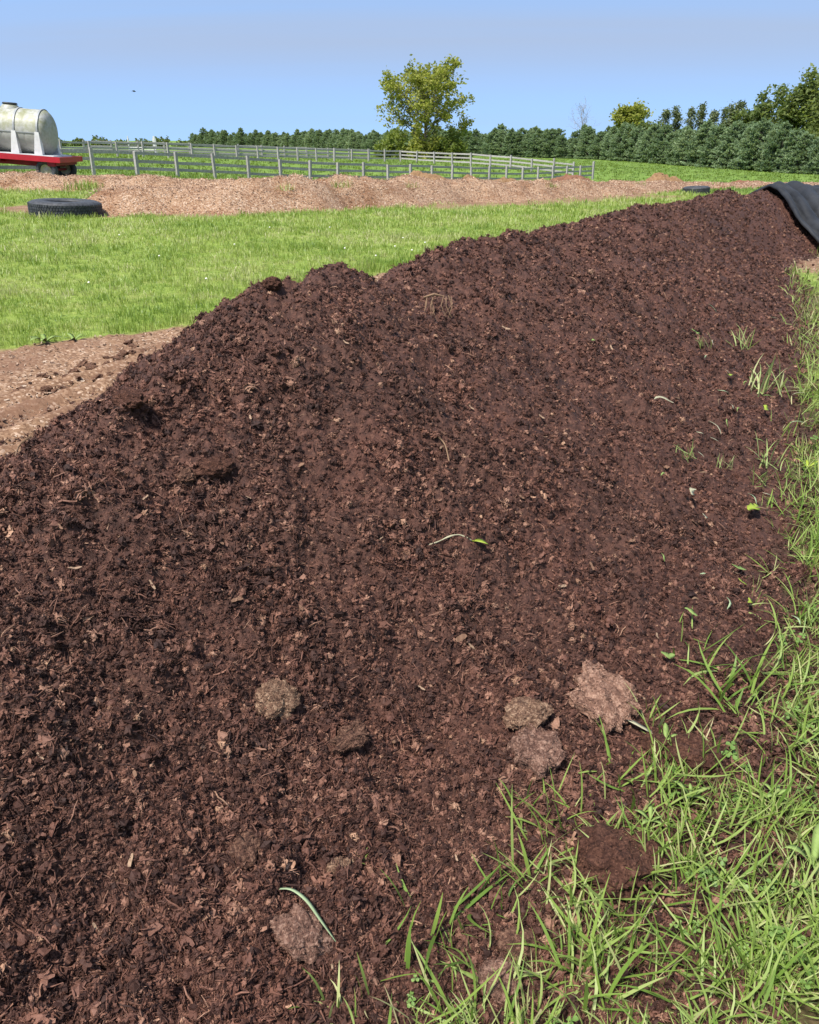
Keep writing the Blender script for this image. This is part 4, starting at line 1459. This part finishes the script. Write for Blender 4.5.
def build_pines():
    protos = []
    for sd in range(5):
        m, V, F, tn = pine_meshes(800 + sd)
        root = empty('pine_tree'); m.build('trunk', M['bark'], root)
        o = np_mesh('crown', V, F, M['needles'], False, root); set_attr(o, 'tone', tn)
        protos.append(root)
    path = np.array([(66, 99), (60, 106), (54, 115), (51, 131), (49, 148), (46, 168), (42, 190), (33, 203), (22, 215), (2, 250), (-20, 286), (-40, 320), (-62, 345), (-95, 380)], float)
    seg = np.hypot(*np.diff(path, axis=0).T); L = np.concatenate([[0], np.cumsum(seg)])
    r = np.random.default_rng(77)
    used = [False] * 5
    spots = []
    s = 0.0
    while s < L[-1]:
        d = math.hypot(np.interp(s, L, path[:, 0]), np.interp(s, L, path[:, 1]))
        for row in (0, 1):
            q = s + (1.3 if row else 0) + r.normal(0, .25)
            x = float(np.interp(q, L, path[:, 0])); y = float(np.interp(q, L, path[:, 1]))
            if row: x, y = x + 3.4, y + 1.8
            spots.append((x + r.normal(0, .45), y + r.normal(0, .5), d, row))
        s += 2.2 + d / 420.0
    ORD = ['first', 'second', 'third', 'fourth', 'fifth', 'sixth', 'seventh', 'eighth', 'ninth', 'tenth', 'eleventh', 'twelfth', 'thirteenth', 'fourteenth', 'fifteenth',
           'sixteenth', 'seventeenth', 'eighteenth', 'nineteenth', 'twentieth']
    cnt = 0
    for (x, y, d, row) in spots:
        if x / y / _cp * 788 + 409.5 > 850: continue
        k = int(r.integers(0, 5))
        if used[k]: o = copy_tree(protos[k])
        else: o = protos[k]; used[k] = True
        g = float(np.clip(r.normal(.96, .13), .7, 1.2))
        o.location = (x, y, float(tz(x, y)) - .05); o.rotation_euler = (0, 0, r.uniform(0, 2 * PI))
        o.scale = (g * r.uniform(1.0, 1.2), g * r.uniform(1.0, 1.2), g * r.uniform(.92, 1.06))
        if row == 0 and d < 175 and cnt < 20:
            lab = 'blue green pine, %s from the right edge in the front row of the windbreak' % ORD[cnt]; cnt += 1
        elif row == 1: lab = 'pine standing in the second row, mostly hidden behind the front pines of the windbreak'
        else: lab = ('pine in the middle of the windbreak row between lone tree and right trees' if d < 245 else
                     'far off pine in the distant end of the windbreak behind the fences')
        tag(o, lab, 'tree', 'pines of the windbreak')
    for k in range(5):
        if not used[k]:
            for c in list(protos[k].children): bpy.data.objects.remove(c)
            bpy.data.objects.remove(protos[k])


build_pines()


def at(u, Y): return (u - 409.5) / 788 * _cp * Y


# taller trees behind the windbreak
def tall(u, Y, top_v): return 1.6 + (140 - top_v) * Y / 964.0 - float(tz(at(u, Y), Y))


BG = 'tall trees rising behind the pine windbreak'
decid('broadleaf_tree', at(800, 158), 158, tall(800, 158, 72) * .86, 5.6, M['lf_mid'], 'tallest full green tree at the right edge behind the pines', 41, 7600, .36, .75, 14, .2, .6, group=BG)
decid('broadleaf_tree', at(836, 150), 150, tall(836, 150, 80) * .86, 5.0, M['lf_mid'], 'green tree cut off by the right edge of the view', 42, 5200, .36, .75, 13, .2, .6, group=BG)
decid('broadleaf_tree', at(768, 165), 165, tall(768, 165, 78) * .86, 4.0, M['lf_dark'], 'leaning dark tree with open branches next to the tallest one', 43, 2500, .34, .42, 11, .3, .55, group=BG)
decid('broadleaf_tree', at(752, 168), 168, tall(752, 168, 106) * .86, 4.4, M['lf_dark'], 'low dark rounded tree beneath the leaning one', 44, 4200, .36, .7, 12, .2, .5, group=BG)
decid('broadleaf_tree', at(732, 172), 172, tall(732, 172, 88) * .86, 2.5, M['lf_pale'], 'slim pale grey green tree left of the dark ones', 45, 1900, .30, .5, 11, .25, .9, 'pale_bark', BG)
for i, (u, tv, n) in enumerate(((663, 106, 620), (674, 104, 680), (688, 103, 560), (698, 100, 760), (711, 106, 640), (721, 104, 520))):
    decid('poplar_tree', at(u, 180 + i), 180 + i, tall(u, 180 + i, tv) * 1.03, 1.5, M['lf_pale'], 'thin sparse poplar, %s in the group behind the pines' % ('first from the left', 'second from the left', 'third from the left', 'tallest', 'fifth from the left', 'rightmost')[i],
          50 + i, int(n * 1.7), .25, .34, 12, .3, 1.5, 'pale_bark', 'sparse poplars behind the pines', levels=2)
decid('round_tree', at(629, 222), 222, tall(629, 222, 107), 4.7, M['lf_yellow'], 'rounded yellow green tree topping the pines in the middle distance', 61, 5200, .40, .62, 13, .45, .6)
decid('bare_tree', at(581, 230), 230, tall(581, 230, 102), 4.2, M['lf_pale'], 'leafless grey tree standing above the pines', 62, 0, .2, .3, 13, .35, 1.3, 'pale_bark', levels=3, trunk_r=.17)
for i, (u, tv) in enumerate(((640, 124), (652, 126), (744, 118), (782, 112))):
    decid('broadleaf_tree', at(u, 176), 176, tall(u, 176, tv), 2.6, M['lf_dark'], 'low filler tree crown showing just above the pine tops', 70 + i, 1800, .34, .6, 9, .2, .5, group='low crowns above the pine tops', levels=2)
# far off hedge line on the left horizon
for i in range(9):
    u = 58 + i * 21; Y = 430
    shrub(at(u, Y), Y, 11, 3.0 + (i % 3) * .7, M['lf_dark'], 'distant dark bush on the horizon behind the fences at left', 90 + i, 500, .7, 'distant bushes on the left horizon', 'distant_bush')


# ------------------------------------------------------------------ single pieces on the heap
M['slab'] = mat_chunk('crusted_tan_slab', (0.22, 0.118, 0.080), (0.45, 0.28, 0.20), (0.09, 0.045, 0.032), 55)
M['slab_grey'] = mat_chunk('crusted_grey_slab', (0.16, 0.084, 0.060), (0.36, 0.225, 0.165), (0.065, 0.034, 0.025), 60)
M['clod'] = mat_chunk('brown_clod', (0.074, 0.031, 0.020), (0.165, 0.078, 0.05), (0.03, 0.0125, 0.0082), 70)
M['straw_clod'] = mat_chunk('straw_clod', (0.18, 0.10, 0.063), (0.42, 0.275, 0.18), (0.06, 0.031, 0.022), 70)
M['red_clod'] = mat_chunk('reddish_clod', (0.10, 0.048, 0.032), (0.26, 0.145, 0.095), (0.04, 0.02, 0.015), 60)
M['tan_soil'] = mat_chunk('tan_soil_clod', (0.12, 0.06, 0.036), (0.22, 0.125, 0.078), (0.055, 0.027, 0.018), 30)


def surf_normal(x, y, fn=tot_h, e=0.06):
    gx = float(fn(x + e, y) - fn(x - e, y)) / (2 * e); gy = float(fn(x, y + e) - fn(x, y - e)) / (2 * e)
    return Vector((-gx, -gy, 1)).normalized()


def lay(o, p, yaw, fn=smooth_h, lift=0.0, tilt=(0, 0)):
    n = surf_normal(p.x, p.y, fn)
    q = n.to_track_quat('Z', 'Y').to_matrix() @ Matrix.Rotation(yaw, 3, 'Z') @ Matrix.Rotation(tilt[0], 3, 'X') @ Matrix.Rotation(tilt[1], 3, 'Y')
    o.rotation_euler = q.to_euler(); o.location = p + n * lift


def shaggy(name, V, F, dims, seed, mat, nfl):
    """a lump with shreds and chips matted into its surface"""
    r = np.random.default_rng(seed)
    V = V * (1 + r.normal(0, .03, (len(V), 1)))
    S = V * np.array(dims) / 2
    m = MB(); m.add(S, F)
    tone = list(np.clip(.40 + .35 * fbm(V[:, 0] * 2 + seed, V[:, 1] * 2 + V[:, 2], 1.5, 3, seed) + r.normal(0, .24, len(V)), 0, 1))
    sz = (dims[0] + dims[1]) / 2
    for i in r.integers(0, len(S), nfl):
        p = S[i]; nrm_ = Vector(V[i] / np.maximum(np.array(dims), .001)).normalized()
        L = sz * r.uniform(.025, .08); W = L * r.uniform(.15, .55)
        rot = nrm_.to_track_quat('Z', 'Y').to_matrix() @ Matrix.Rotation(r.uniform(0, 6.28), 3, 'Z') @ Matrix.Rotation(r.normal(0, .35), 3, 'Y')
        c = Vector(p) + nrm_ * L * .14
        q = [(-L / 2, -W * .2, 0), (-L * .1, -W / 2, L * .05), (L / 2, -W * .1, r.normal(0, .1) * L), (L * .15, W / 2, L * .04)]
        top = [c + rot @ Vector(a) for a in q]; bot = [c + rot @ Vector((a[0] * .8, a[1] * .7, a[2] - L * .08)) for a in q]
        m.add(top + bot, [(0, 1, 2, 3), (0, 4, 5, 1), (1, 5, 6, 2), (2, 6, 7, 3), (3, 7, 4, 0)])
        tone += [float(np.clip(r.beta(1.6, 1.8), 0, 1))] * 8
    o = m.build(name, mat, None, False)
    set_attr(o, 'tone', np.array(tone))
    return o


def slab_mesh(name, dims, seed, mat, edge=.28):
    """broken crust: flat, ragged outline, pitted top"""
    V = ICO4.copy()
    a = np.arctan2(V[:, 1], V[:, 0])
    sx = np.sign(V) * np.abs(V) ** np.array([.8, .8, .35])
    rad = 1 + edge * fbm(np.cos(a) * 1.4 + seed, np.sin(a) * 1.4, 1.0, 5, seed, .72)
    sx[:, 0] *= rad; sx[:, 1] *= rad
    sx[:, 2] += .42 * fbm(sx[:, 0] * 1.6 + seed, sx[:, 1] * 1.6, 1.0, 4, seed + 9, .6)
    sx += .08 * np.stack([fbm(V[:, 1] * 3, V[:, 2] * 3 + seed, 1.8, 4, seed + k, .65) for k in range(3)], -1)
    return shaggy(name, sx, ICO4F, dims, seed, mat, 900)


def clod_mesh(name, dims, seed, mat, amp=.20, f=1.6):
    V = lump(ICO4, seed, amp, f, (1, 1, 1), 6)
    return shaggy(name, V, ICO4F, dims, seed, mat, 900)


def px(t): return t / 788.0


CHUNKS = [
    (600, 703, 56, 54, .050, 'slab', 'slab', 'large tan crusted slab lying near the grass at right', 0.5),
    (532, 758, 48, 40, .055, 'slab', 'slab_grey', 'grey brown crusted slab below the large tan one', 1.2),
    (526, 717, 46, 26, .05, 'clod', 'straw_clod', 'rough fibrous tan lump left of the large tan slab', 0.2),
    (274, 703, 44, 30, .045, 'clod', 'straw_clod', 'crumbly straw coloured lump left of centre on the compost', 0.1),
    (338, 871, 24, 16, .018, 'slab', 'straw_clod', 'small pale flat lump above the fallen grass blade', 0.0),
    (299, 937, 44, 48, .055, 'clod', 'slab_grey', 'round fibrous grey brown clod beside the fallen grass blade', 0.7),
    (606, 873, 68, 58, .11, 'clod', 'clod', 'biggest dark brown clod lying in the grass edge', 0.3),
    (518, 948, 36, 28, .035, 'clod', 'red_clod', 'orange flecked clod at the bottom between grass tufts', 0.4),
    (500, 985, 40, 32, .04, 'clod', 'slab_grey', 'grey mottled clod at the bottom edge of the compost', 0.9),
    (186, 480, 20, 15, .04, 'clod', 'red_clod', 'reddish lump sticking out below the left shoulder of the pile', 0.2),
    (348, 743, 40, 18, .03, 'slab', 'red_clod', 'broken tan patch of crust near the middle of the slope', 0.1),
    (690, 760, 50, 38, .07, 'clod', 'clod', 'dark clod among grass blades right of the large tan slab', 0.8),
    (655, 748, 30, 24, .04, 'clod', 'clod', 'small dark clod between the tan slab and the grass', 0.1),
    (640, 855, 34, 30, .05, 'clod', 'clod', 'small dark clod touching the biggest clod in the grass', 1.5),
    (273, 290, 18, 12, .05, 'clod', 'clod', 'dark lump sitting on the left end of the crest', 0.5),
    (130, 405, 34, 22, .05, 'clod', 'clod', 'overhanging dark lump on the left edge of the pile', 0.5),
    (215, 473, 36, 18, .04, 'clod', 'clod', 'dark lump beside the reddish one on the left slope', 0.2),
    (245, 855, 34, 26, .04, 'clod', 'red_clod', 'orange brown lump in the lower left foreground', 0.3),
]
for i, (u, v, wpx, hpx, thick, kind, mt, lab, yaw) in enumerate(CHUNKS):
    p, t = hit(u, v)
    w = wpx * px(t); d = hpx * px(t) * 1.25
    nm = 'compost_slab' if kind == 'slab' else 'compost_clod'
    o = (slab_mesh if kind == 'slab' else clod_mesh)(nm, (w, d, thick), 900 + i * 7, M[mt])
    lay(o, p, yaw * .5 - .2, lift=thick * (.55 if kind == 'slab' else .35))
    tag(o, lab, 'clod' if kind == 'clod' else 'slab')

# pale wood chips that stand out on the compost
M['pale_chip'] = mat_simple('pale_wood_chip', (0.30, 0.20, 0.13), .75, .25, 60, .4)
M['tan_chip'] = mat_simple('tan_wood_chip', (0.19, 0.105, 0.065), .75, .25, 60, .4)
chip_meshes = []
for i in range(5):
    o = flake('wood_chip', 950 + i, 1.0, .22 + .06 * i, .06, M['pale_chip'] if i < 3 else M['tan_chip'], .1)
    chip_meshes.append(o)
r_ = random.Random(5)
chip_px = [(152, 590), (75, 572), (130, 862), (183, 780), (134, 776), (352, 868), (330, 966), (361, 742), (394, 744), (560, 875), (583, 905), (574, 930), (455, 860), (236, 603), (460, 640), (470, 648),
           (655, 640), (712, 590), (630, 545), (693, 526), (735, 575), (676, 400), (560, 590), (590, 568), (300, 470), (440, 450), (345, 345), (400, 395), (410, 365), (220, 545), (248, 500), (505, 330),
           (540, 420), (585, 470), (300, 610), (120, 690), (40, 760), (95, 930), (205, 920), (20, 600), (380, 540), (470, 410), (610, 350), (520, 500), (665, 470), (420, 690), (250, 420), (145, 500), (60, 530), (520, 820), (640, 700)]
for i, (u, v) in enumerate(chip_px):
    src = chip_meshes[i % 5]
    o = bpy.data.objects.new('wood_chip', src.data); link(o)
    p, t = hit(u, v)
    L = r_.uniform(7, 14) * px(t) if v > 560 else r_.uniform(5, 9) * px(t)
    o.scale = (L, L, L)
    lay(o, p, r_.uniform(0, 6.28), lift=.011, tilt=(r_.uniform(-.3, .3), r_.uniform(-.3, .3)))
    tag(o, 'pale wood chip on the %s %s of the compost slope' % (('upper', 'middle', 'lower')[(v > 450) + (v > 700)], ('left', 'centre', 'right')[(u > 270) + (u > 540)]), 'wood chip', 'pale wood chips on the compost')

# ------------------------------------------------------------------ plants on and beside the heap
M['blade_green'] = mat_leaf('fresh_blade', GRASS_STOPS, .35, .5, .3, True, .4)
M['sprig'] = mat_leaf('pale_sprig_blade', [(0, (.16, .23, .06)), (.5, (.28, .35, .12)), (1, (.42, .44, .22))], .35, .5, .3, True, .4)
M['leaf_yellow'] = mat_simple('yellow_green_leaf', (0.26, 0.33, 0.03), .5, .4, 40, .25)
M['leaf_fresh'] = mat_simple('fresh_leaf', (0.20, 0.28, 0.08), .7, .2, 40, .3)
M['stem_white'] = mat_simple('pale_stem', (0.36, 0.34, 0.22), .55, .4, 40, .2)
M['root_tan'] = mat_simple('dry_root', (0.20, 0.125, 0.075), .8, .2, 60, .35)
M['blade_blue'] = mat_simple('bluish_blade', (0.27, 0.34, 0.19), .6, .3, 30, .25)
M['petal'] = mat_simple('clover_white', (0.72, 0.70, 0.62), .7, .2, 60, .15)

TUFT = [  # u, v, blades, length px, label
    (440, 945, 16, 95, 'tall grass tuft left of the orange flecked clod at the bottom'),
    (335, 1012, 13, 70, 'grass tuft cut by the bottom edge under the round grey clod'),
    (495, 905, 9, 48, 'small grass tuft above the orange flecked clod'),
    (540, 880, 14, 90, 'grass tuft just left of the biggest clod'),
    (520, 800, 8, 45, 'small grass tuft under the grey slab'),
    (600, 975, 18, 95, 'broad bladed grass tuft in the bottom right verge'),
    (560, 820, 10, 60, 'grass tuft above the biggest clod'),
    (615, 775, 9, 50, 'sparse grass tuft below the large tan slab'),
    (650, 720, 8, 48, 'grass tuft right of the large tan slab'),
    (700, 670, 12, 62, 'grass tuft on bare soil at the upper end of the verge'),
    (735, 700, 14, 70, 'leaning grass tuft beside the dark clod in the verge'),
    (648, 800, 12, 66, 'grass tuft among clods near the biggest clod'),
    (690, 640, 6, 36, 'little grass sprig standing on compost above the verge'),
    (763, 395, 9, 46, 'upright grass sprig on the right slope below the cover'),
    (768, 470, 7, 36, 'small sprig on the right slope above the yellow leaf'),
    (760, 488, 5, 26, 'tiny sprig just above the yellow leaf'),
    (688, 462, 7, 24, 'pale sprig on the middle right slope'),
    (745, 350, 6, 26, 'thin sprig high on the right slope'),
    (705, 350, 5, 20, 'thin dry sprig near the upper right slope'),
    (725, 470, 5, 22, 'flattened sprig between two others on the right slope'),
    (470, 985, 8, 60, 'thin grass tuft beside the grey mottled clod'),
    (362, 862, 4, 16, 'tiny dark green sprig right of the small pale lump'),
]
for i, (u, v, nb, lp, lab) in enumerate(TUFT):
    p, t = hit(u, v)
    L = lp * px(t)
    small = v < 520
    if small: L *= .95
    o = tuft('grass_tuft', 1000 + i, int(nb * (2.4 if small else 1.3)), L, max(.0045 if small else .0042, L * .042), L * .42, M['sprig'] if small else M['blade_green'], 1.3 if small else 1.4, True, .6, 5)
    o.location = p + Vector((0, 0, .012 if small else -.004)); o.rotation_euler = (0, 0, i * 1.3)
    tag(o, lab, 'grass tuft')


def blade_strip(name, pts, widths, mat, parent=None, dn=Vector((0, 0, 1))):
    v = []; f = []
    pts = [Vector(p) for p in pts]
    for i, p in enumerate(pts):
        t = (pts[min(i + 1, len(pts) - 1)] - pts[max(i - 1, 0)]).normalized()
        s = t.cross(dn).normalized() * widths[i]
        v += [p + s + dn * widths[i] * .3, p, p - s + dn * widths[i] * .3, p - dn * .0008]
    k = len(pts)
    for i in range(k - 1):
        a = i * 4; b = a + 4
        f += [(a, a + 1, b + 1, b), (a + 1, a + 2, b + 2, b + 1), (a + 2, a + 3, b + 3, b + 2), (a + 3, a, b, b + 3)]
    return mesh_obj(name, v, f, mat, parent, True)


def surface_line(uv, lift):
    out = []
    for (u, v), l in zip(uv, lift):
        p, t = hit(u, v); p.z = float(smooth_h(p.x, p.y)) + l; out.append(p)
    return out


def smooth_pts(pts, n=4):
    o = []
    for i in range(len(pts) - 1):
        a, b = Vector(pts[max(i - 1, 0)]), Vector(pts[i]); c, d = Vector(pts[i + 1]), Vector(pts[min(i + 2, len(pts) - 1)])
        for k in range(n):
            t = k / n
            o.append(.5 * ((2 * b) + (c - a) * t + (2 * a - 5 * b + 4 * c - d) * t * t + (3 * b - a - 3 * c + d) * t ** 3))
    o.append(Vector(pts[-1])); return o


# fallen blade of grass
P = smooth_pts(surface_line([(275, 889), (292, 902), (308, 920), (322, 935), (336, 945)], [.035, .05, .06, .05, .03]))
o = blade_strip('fallen_grass', P, [.0008 + .0032 * math.sin(PI * (i + .5) / len(P)) for i in range(len(P))], M['blade_blue'])
tag(o, 'single bluish green grass blade lying across the round grey clod', 'grass blade')
# bleached blade under the tan slab
P = smooth_pts(surface_line([(622, 726), (632, 733), (645, 738), (655, 741)], [.03, .035, .03, .025]))
o = blade_strip('dry_blade', P, [.004 + .004 * math.sin(PI * (i + .5) / len(P)) for i in range(len(P))], M['stem_white'])
tag(o, 'bleached leaf blade tucked beside the large tan slab', 'leaf blade')
# pale sprout with a leaf at its end
P = smooth_pts(surface_line([(424, 547), (438, 547), (450, 541), (460, 537), (472, 543)], [.02, .03, .04, .045, .035]))
root = empty('uprooted_sprout', P[0])
tag(root, 'uprooted sprout with white stem and yellow green leaf mid slope', 'sprout')
m = MB(); m.tube([p - P[0] for p in P], [.0026 + .001 * math.sin(i) for i in range(len(P))], 6); m.build('stem', M['stem_white'], root, True)
e = P[-1] - P[0]
Q = [e + Vector((.01 * k, -.004 * k, .004 * math.sin(k * .7))) for k in range(6)]
blade_strip('leaf', Q, [.003, .009, .012, .011, .007, .001], M['leaf_yellow'], root)


def fallen_leaf(u, v, lpx, wpx, yaw, mat, lab, lift=.02):
    p, t = hit(u, v)
    if wpx > lpx: lpx, wpx, yaw = wpx, lpx, yaw + 1.57
    L, W = lpx * px(t), min(wpx, lpx * .42) * px(t)
    k0 = (u * 7 + v) % 5
    pts = [Vector((L * (k / 7 - .5), L * .10 * math.sin(k * .8 + k0), .07 * L * math.sin(PI * k / 7 + k0))) for k in range(8)]
    ws = [W * .45 * math.sin(PI * (.06 + .9 * k / 7)) ** .8 * (1 + .25 * math.sin(k * 2.1 + k0)) for k in range(8)]
    o = blade_strip('fallen_leaf', pts, ws, mat)
    lay(o, p, yaw, lift=lift + .012)
    tag(o, lab, 'leaf')


fallen_leaf(748, 515, 26, 12, .05, M['leaf_yellow'], 'bright yellow green leaf on the compost near the right verge', .03)
fallen_leaf(663, 661, 18, 12, -.6, M['leaf_fresh'], 'green leaf above the large tan slab')
fallen_leaf(735, 574, 8, 18, .2, M['leaf_fresh'], 'pale green leaf scrap below the yellow leaf')
fallen_leaf(738, 588, 10, 9, .9, M['leaf_yellow'], 'small yellow green leaf scrap below the yellow leaf')
fallen_leaf(686, 618, 8, 14, .5, M['leaf_fresh'], 'small green leaf scrap in the middle of the right slope')
fallen_leaf(745, 607, 12, 8, .1, M['leaf_yellow'], 'tiny yellowish leaf scrap nearest the verge')
fallen_leaf(700, 522, 10, 8, .3, M['stem_white'], 'pale cream leaf scrap left of the yellow leaf')
fallen_leaf(660, 405, 26, 4, -.5, M['stem_white'], 'long pale dry stalk on the upper right slope')
fallen_leaf(763, 412, 14, 7, .1, M['leaf_yellow'], 'yellow leaf scrap under the upright sprig')
fallen_leaf(693, 336, 14, 7, .7, M['leaf_fresh'], 'pale green blade scrap high on the right slope')
fallen_leaf(727, 379, 14, 4, -.6, M['leaf_yellow'], 'short yellow green blade left of the upright sprig')
fallen_leaf(590, 346, 8, 5, .2, M['leaf_fresh'], 'tiny green scrap at the top of the slope')
fallen_leaf(688, 497, 6, 22, 1.2, M['stem_white'], 'thin pale straw on the middle right slope')

# scattered cut stalks on the right slope
for i in range(34):
    u = r_.uniform(655, 800); v = r_.uniform(300, 640)
    p, t = hit(u, v)
    if foot_dist(p.x, p.y) > .15: continue
    L = r_.uniform(8, 22) * px(t)
    pts = [Vector((L * (k / 4 - .5), L * .1 * math.sin(k + i), .08 * L * math.sin(PI * k / 4) + .004)) for k in range(5)]
    o = blade_strip('cut_stalk', pts, [.0015, .0036, .0046, .0036, .0012], M[('stem_white', 'blade_blue', 'leaf_fresh', 'root_tan')[i % 4]])
    lay(o, p, r_.uniform(0, 6.28), lift=.034)
    tag(o, 'short cut grass stalk on the right slope, %s' % ('high up near the cover', 'level with the upright sprig', 'level with the yellow leaf', 'just above the tan slab')[(v > 370) + (v > 460) + (v > 560)], 'stalk', 'cut stalks strewn on the right slope')

# pulled roots near the dip in the crest
p, t = hit(440, 312)
root = empty('root_clump', p)
tag(root, 'clump of dry tan roots hanging below the dip of the crest', 'roots')
for k in range(9):
    m = MB(); a = r_.uniform(-.05, .05)
    top = Vector((-.05 + (.0 if k < 5 else .085) + r_.uniform(-.02, .02), -.01, .07 + r_.uniform(-.02, .02)))
    m.tube([top, top + Vector((r_.uniform(-.02, .02), -.025, -.04)), top + Vector((r_.uniform(-.03, .03), -.05, -.09))], [.003, .002, .001], 4)
    m.build('root', M['root_tan'], root)
m = MB(); m.tube([(-.08, -.01, .07), (-.03, -.012, .085), (.02, -.01, .075)], [.005, .008, .003], 6); m.build('root_crown', M['root_tan'], root)
# pale twig on the left foot of the pile
P = smooth_pts(surface_line([(12, 463), (20, 455), (33, 446)], [.03, .05, .06]))
m = MB(); m.tube(P, .003, 5); o = m.build('twig', M['root_tan']); tag(o, 'pale thin twig on the left edge of the compost', 'twig')
P = smooth_pts(surface_line([(438, 440), (445, 452), (449, 465)], [.03, .03, .02]))
m = MB(); m.tube(P, .003, 5); o = m.build('twig', M['root_tan']); tag(o, 'short tan twig in the middle of the slope below the crest dip', 'twig')

# clods thrown up beside the wheel ruts
for i in range(60):
    u = r_.uniform(40, 135) if i < 46 else r_.uniform(3, 180); v = 386 - (u - 45) * .33 + r_.gauss(0, 6)
    p, t = hit(u, v, tz)
    if float(pile_base(p.x, p.y)[1]) > -.03: continue
    w = r_.uniform(4, 12) * px(t)
    o = shaggy('soil_clod', lump(ICO2, 1300 + i, .45, 1.7, (1, 1, 1), 4), ICO2F, (w * 1.2, w * .8, w * .55), 1300 + i, M['tan_soil'], 30)
    o.location = (p.x, p.y, p.z + w * .12); o.rotation_euler = (r_.uniform(-.4, .4), r_.uniform(-.4, .4), r_.uniform(0, 6.28))
    tag(o, 'broken brown soil clod beside the ruts left of the pile', 'clod', 'soil clods by the ruts')


# broad leaved weeds
def weed(u, v, n, lpx, mat, lab, fn=tot_h, up=.5):
    p, t = hit(u, v, fn)
    root = empty('broadleaf_weed', p); tag(root, lab, 'weed')
    for k in range(n):
        a = 2 * PI * k / n + r_.uniform(-.3, .3); L = lpx * px(t) * r_.uniform(.6, 1.1); W = L * .15
        pts = [Vector((math.cos(a) * L * q, math.sin(a) * L * q, .01 + L * up * math.sin(PI * q * .62))) for q in [j / 6 for j in range(7)]]
        blade_strip('leaf', pts, [W * math.sin(PI * (.08 + .88 * j / 6)) for j in range(7)], mat, root)
    return root


weed(812, 870, 6, 34, M['leaf_fresh'], 'broad leaved weed at the right edge in the verge', up=.7)
weed(690, 800, 5, 20, M['leaf_fresh'], 'small clover like weed in the middle of the verge')
weed(665, 745, 5, 18, M['leaf_fresh'], 'pale round leaved weed right of the tan slab')
weed(650, 825, 5, 17, M['leaf_fresh'], 'round leaved weed just above the biggest clod')
weed(775, 800, 5, 20, M['leaf_fresh'], 'little broad leaved weed in the right part of the verge')
weed(46, 343, 6, 20, M['leaf_fresh'], 'broad leaved weed at the lawn edge on the left', tz, .3)
weed(75, 341, 5, 15, M['leaf_fresh'], 'small broad leaved weed at the lawn edge, right of the larger one', tz, .3)
weed(807, 470, 5, 14, M['leaf_yellow'], 'yellow green weed in the upper verge')

# clover heads in the lawn
ico1 = ico(1)
V = lump(ICO2, 4, .2, 2.0)
src = mesh_obj('clover_flower', V, ICO2F, M['petal'], None, True, False)
for i, (u, v) in enumerate(((207, 286), (270, 232), (403, 243), (412, 256), (395, 252), (330, 232), (376, 262), (160, 262), (306, 205), (345, 254), (425, 248), (235, 250), (90, 290), (120, 240))):
    o = bpy.data.objects.new('clover_flower', src.data); link(o)
    p, t = hit(u, v, tz)
    o.scale = (.014, .014, .013); o.location = (p.x, p.y, p.z + .085)
    tag(o, 'tiny white clover flower in the lawn', 'flower', 'white clover flowers in the lawn')

# grass clumps growing on the berms
for i, (u, v, L, nb, lab) in enumerate((
        (90, 188, .34, 170, 'bushy green grass clump between the two chip berms at left'), (78, 189, .30, 90, 'smaller grass clump left of the bushy one by the berms'),
        (285, 190, .26, 40, 'low grass clump on the chip berm left of centre'), (342, 187, .28, 50, 'grass clump on the crest of the chip berm under the fence'),
        (412, 187, .22, 30, 'small grass clump on the chip berm right of centre'), (535, 181, .3, 24, 'thin weed clump in front of the third golden heap'),
        (550, 180, .32, 24, 'thin weed clump right of the third golden heap'), (552, 187, .25, 36, 'flat grass clump on the right part of the chip berm'),
        (640, 185, .25, 30, 'grass clump on the chip berm near the lone heap'), (715, 184, .25, 24, 'grass clump on the berm above the small tyre'))):
    def bf(x, y):
        dA, _, _ = sil_berm(BERM_A, x, y); dB, aB, lB = sil_berm(BERM_B, x, y)
        hB = lerp_tab(aB / lB, BERM_B_H)
        b = np.maximum(.7 * np.clip(1 - (dA / 1.7) ** 2, 0, 1), hB * np.clip(1 - (dB / 1.65) ** 2, 0, 1))
        return tz(x, y) + b
    p, t = hit(u, v, bf)
    o = tuft('grass_clump', 1500 + i, nb, L, .014, L * 1.1, M['clump'], .6, True)
    o.location = p - Vector((0, 0, .03)); tag(o, lab, 'grass clump')


# ------------------------------------------------------------------ bird far up in the sky
def bird():
    d = ray(134, 91.5); p = Vector(d) * 60 + Vector((0, 0, CAM_H))
    root = empty('bird', p, (0, .1, .5)); tag(root, 'tiny dark bird flying in the blue sky at left', 'bird')
    m = MB(); v = []; f = []
    m.tube([(-.13, 0, 0), (-.09, 0, .012), (0, 0, .0), (.08, 0, .01), (.12, 0, .02), (.15, 0, .015)], [.006, .028, .036, .026, .022, .004], 8)
    m.add([(-.12, -.02, 0), (-.12, .02, 0), (-.22, .045, .0), (-.22, -.045, 0), (-.12, 0, .01), (-.22, 0, .008)], [(0, 1, 2, 3), (4, 5, 2, 1), (4, 0, 3, 5)])
    for s in (-1, 1):
        m.add([(.05, s * .02, .01), (-.05, s * .02, .01), (-.07, s * .13, .07), (.03, s * .13, .075), (-.10, s * .25, .05), (-.06, s * .25, .052), (0, s * .07, .05)],
              [(0, 1, 2, 3), (3, 2, 4, 5), (0, 6, 3)])
    m.build('body', M['lid'], root, True)


bird()
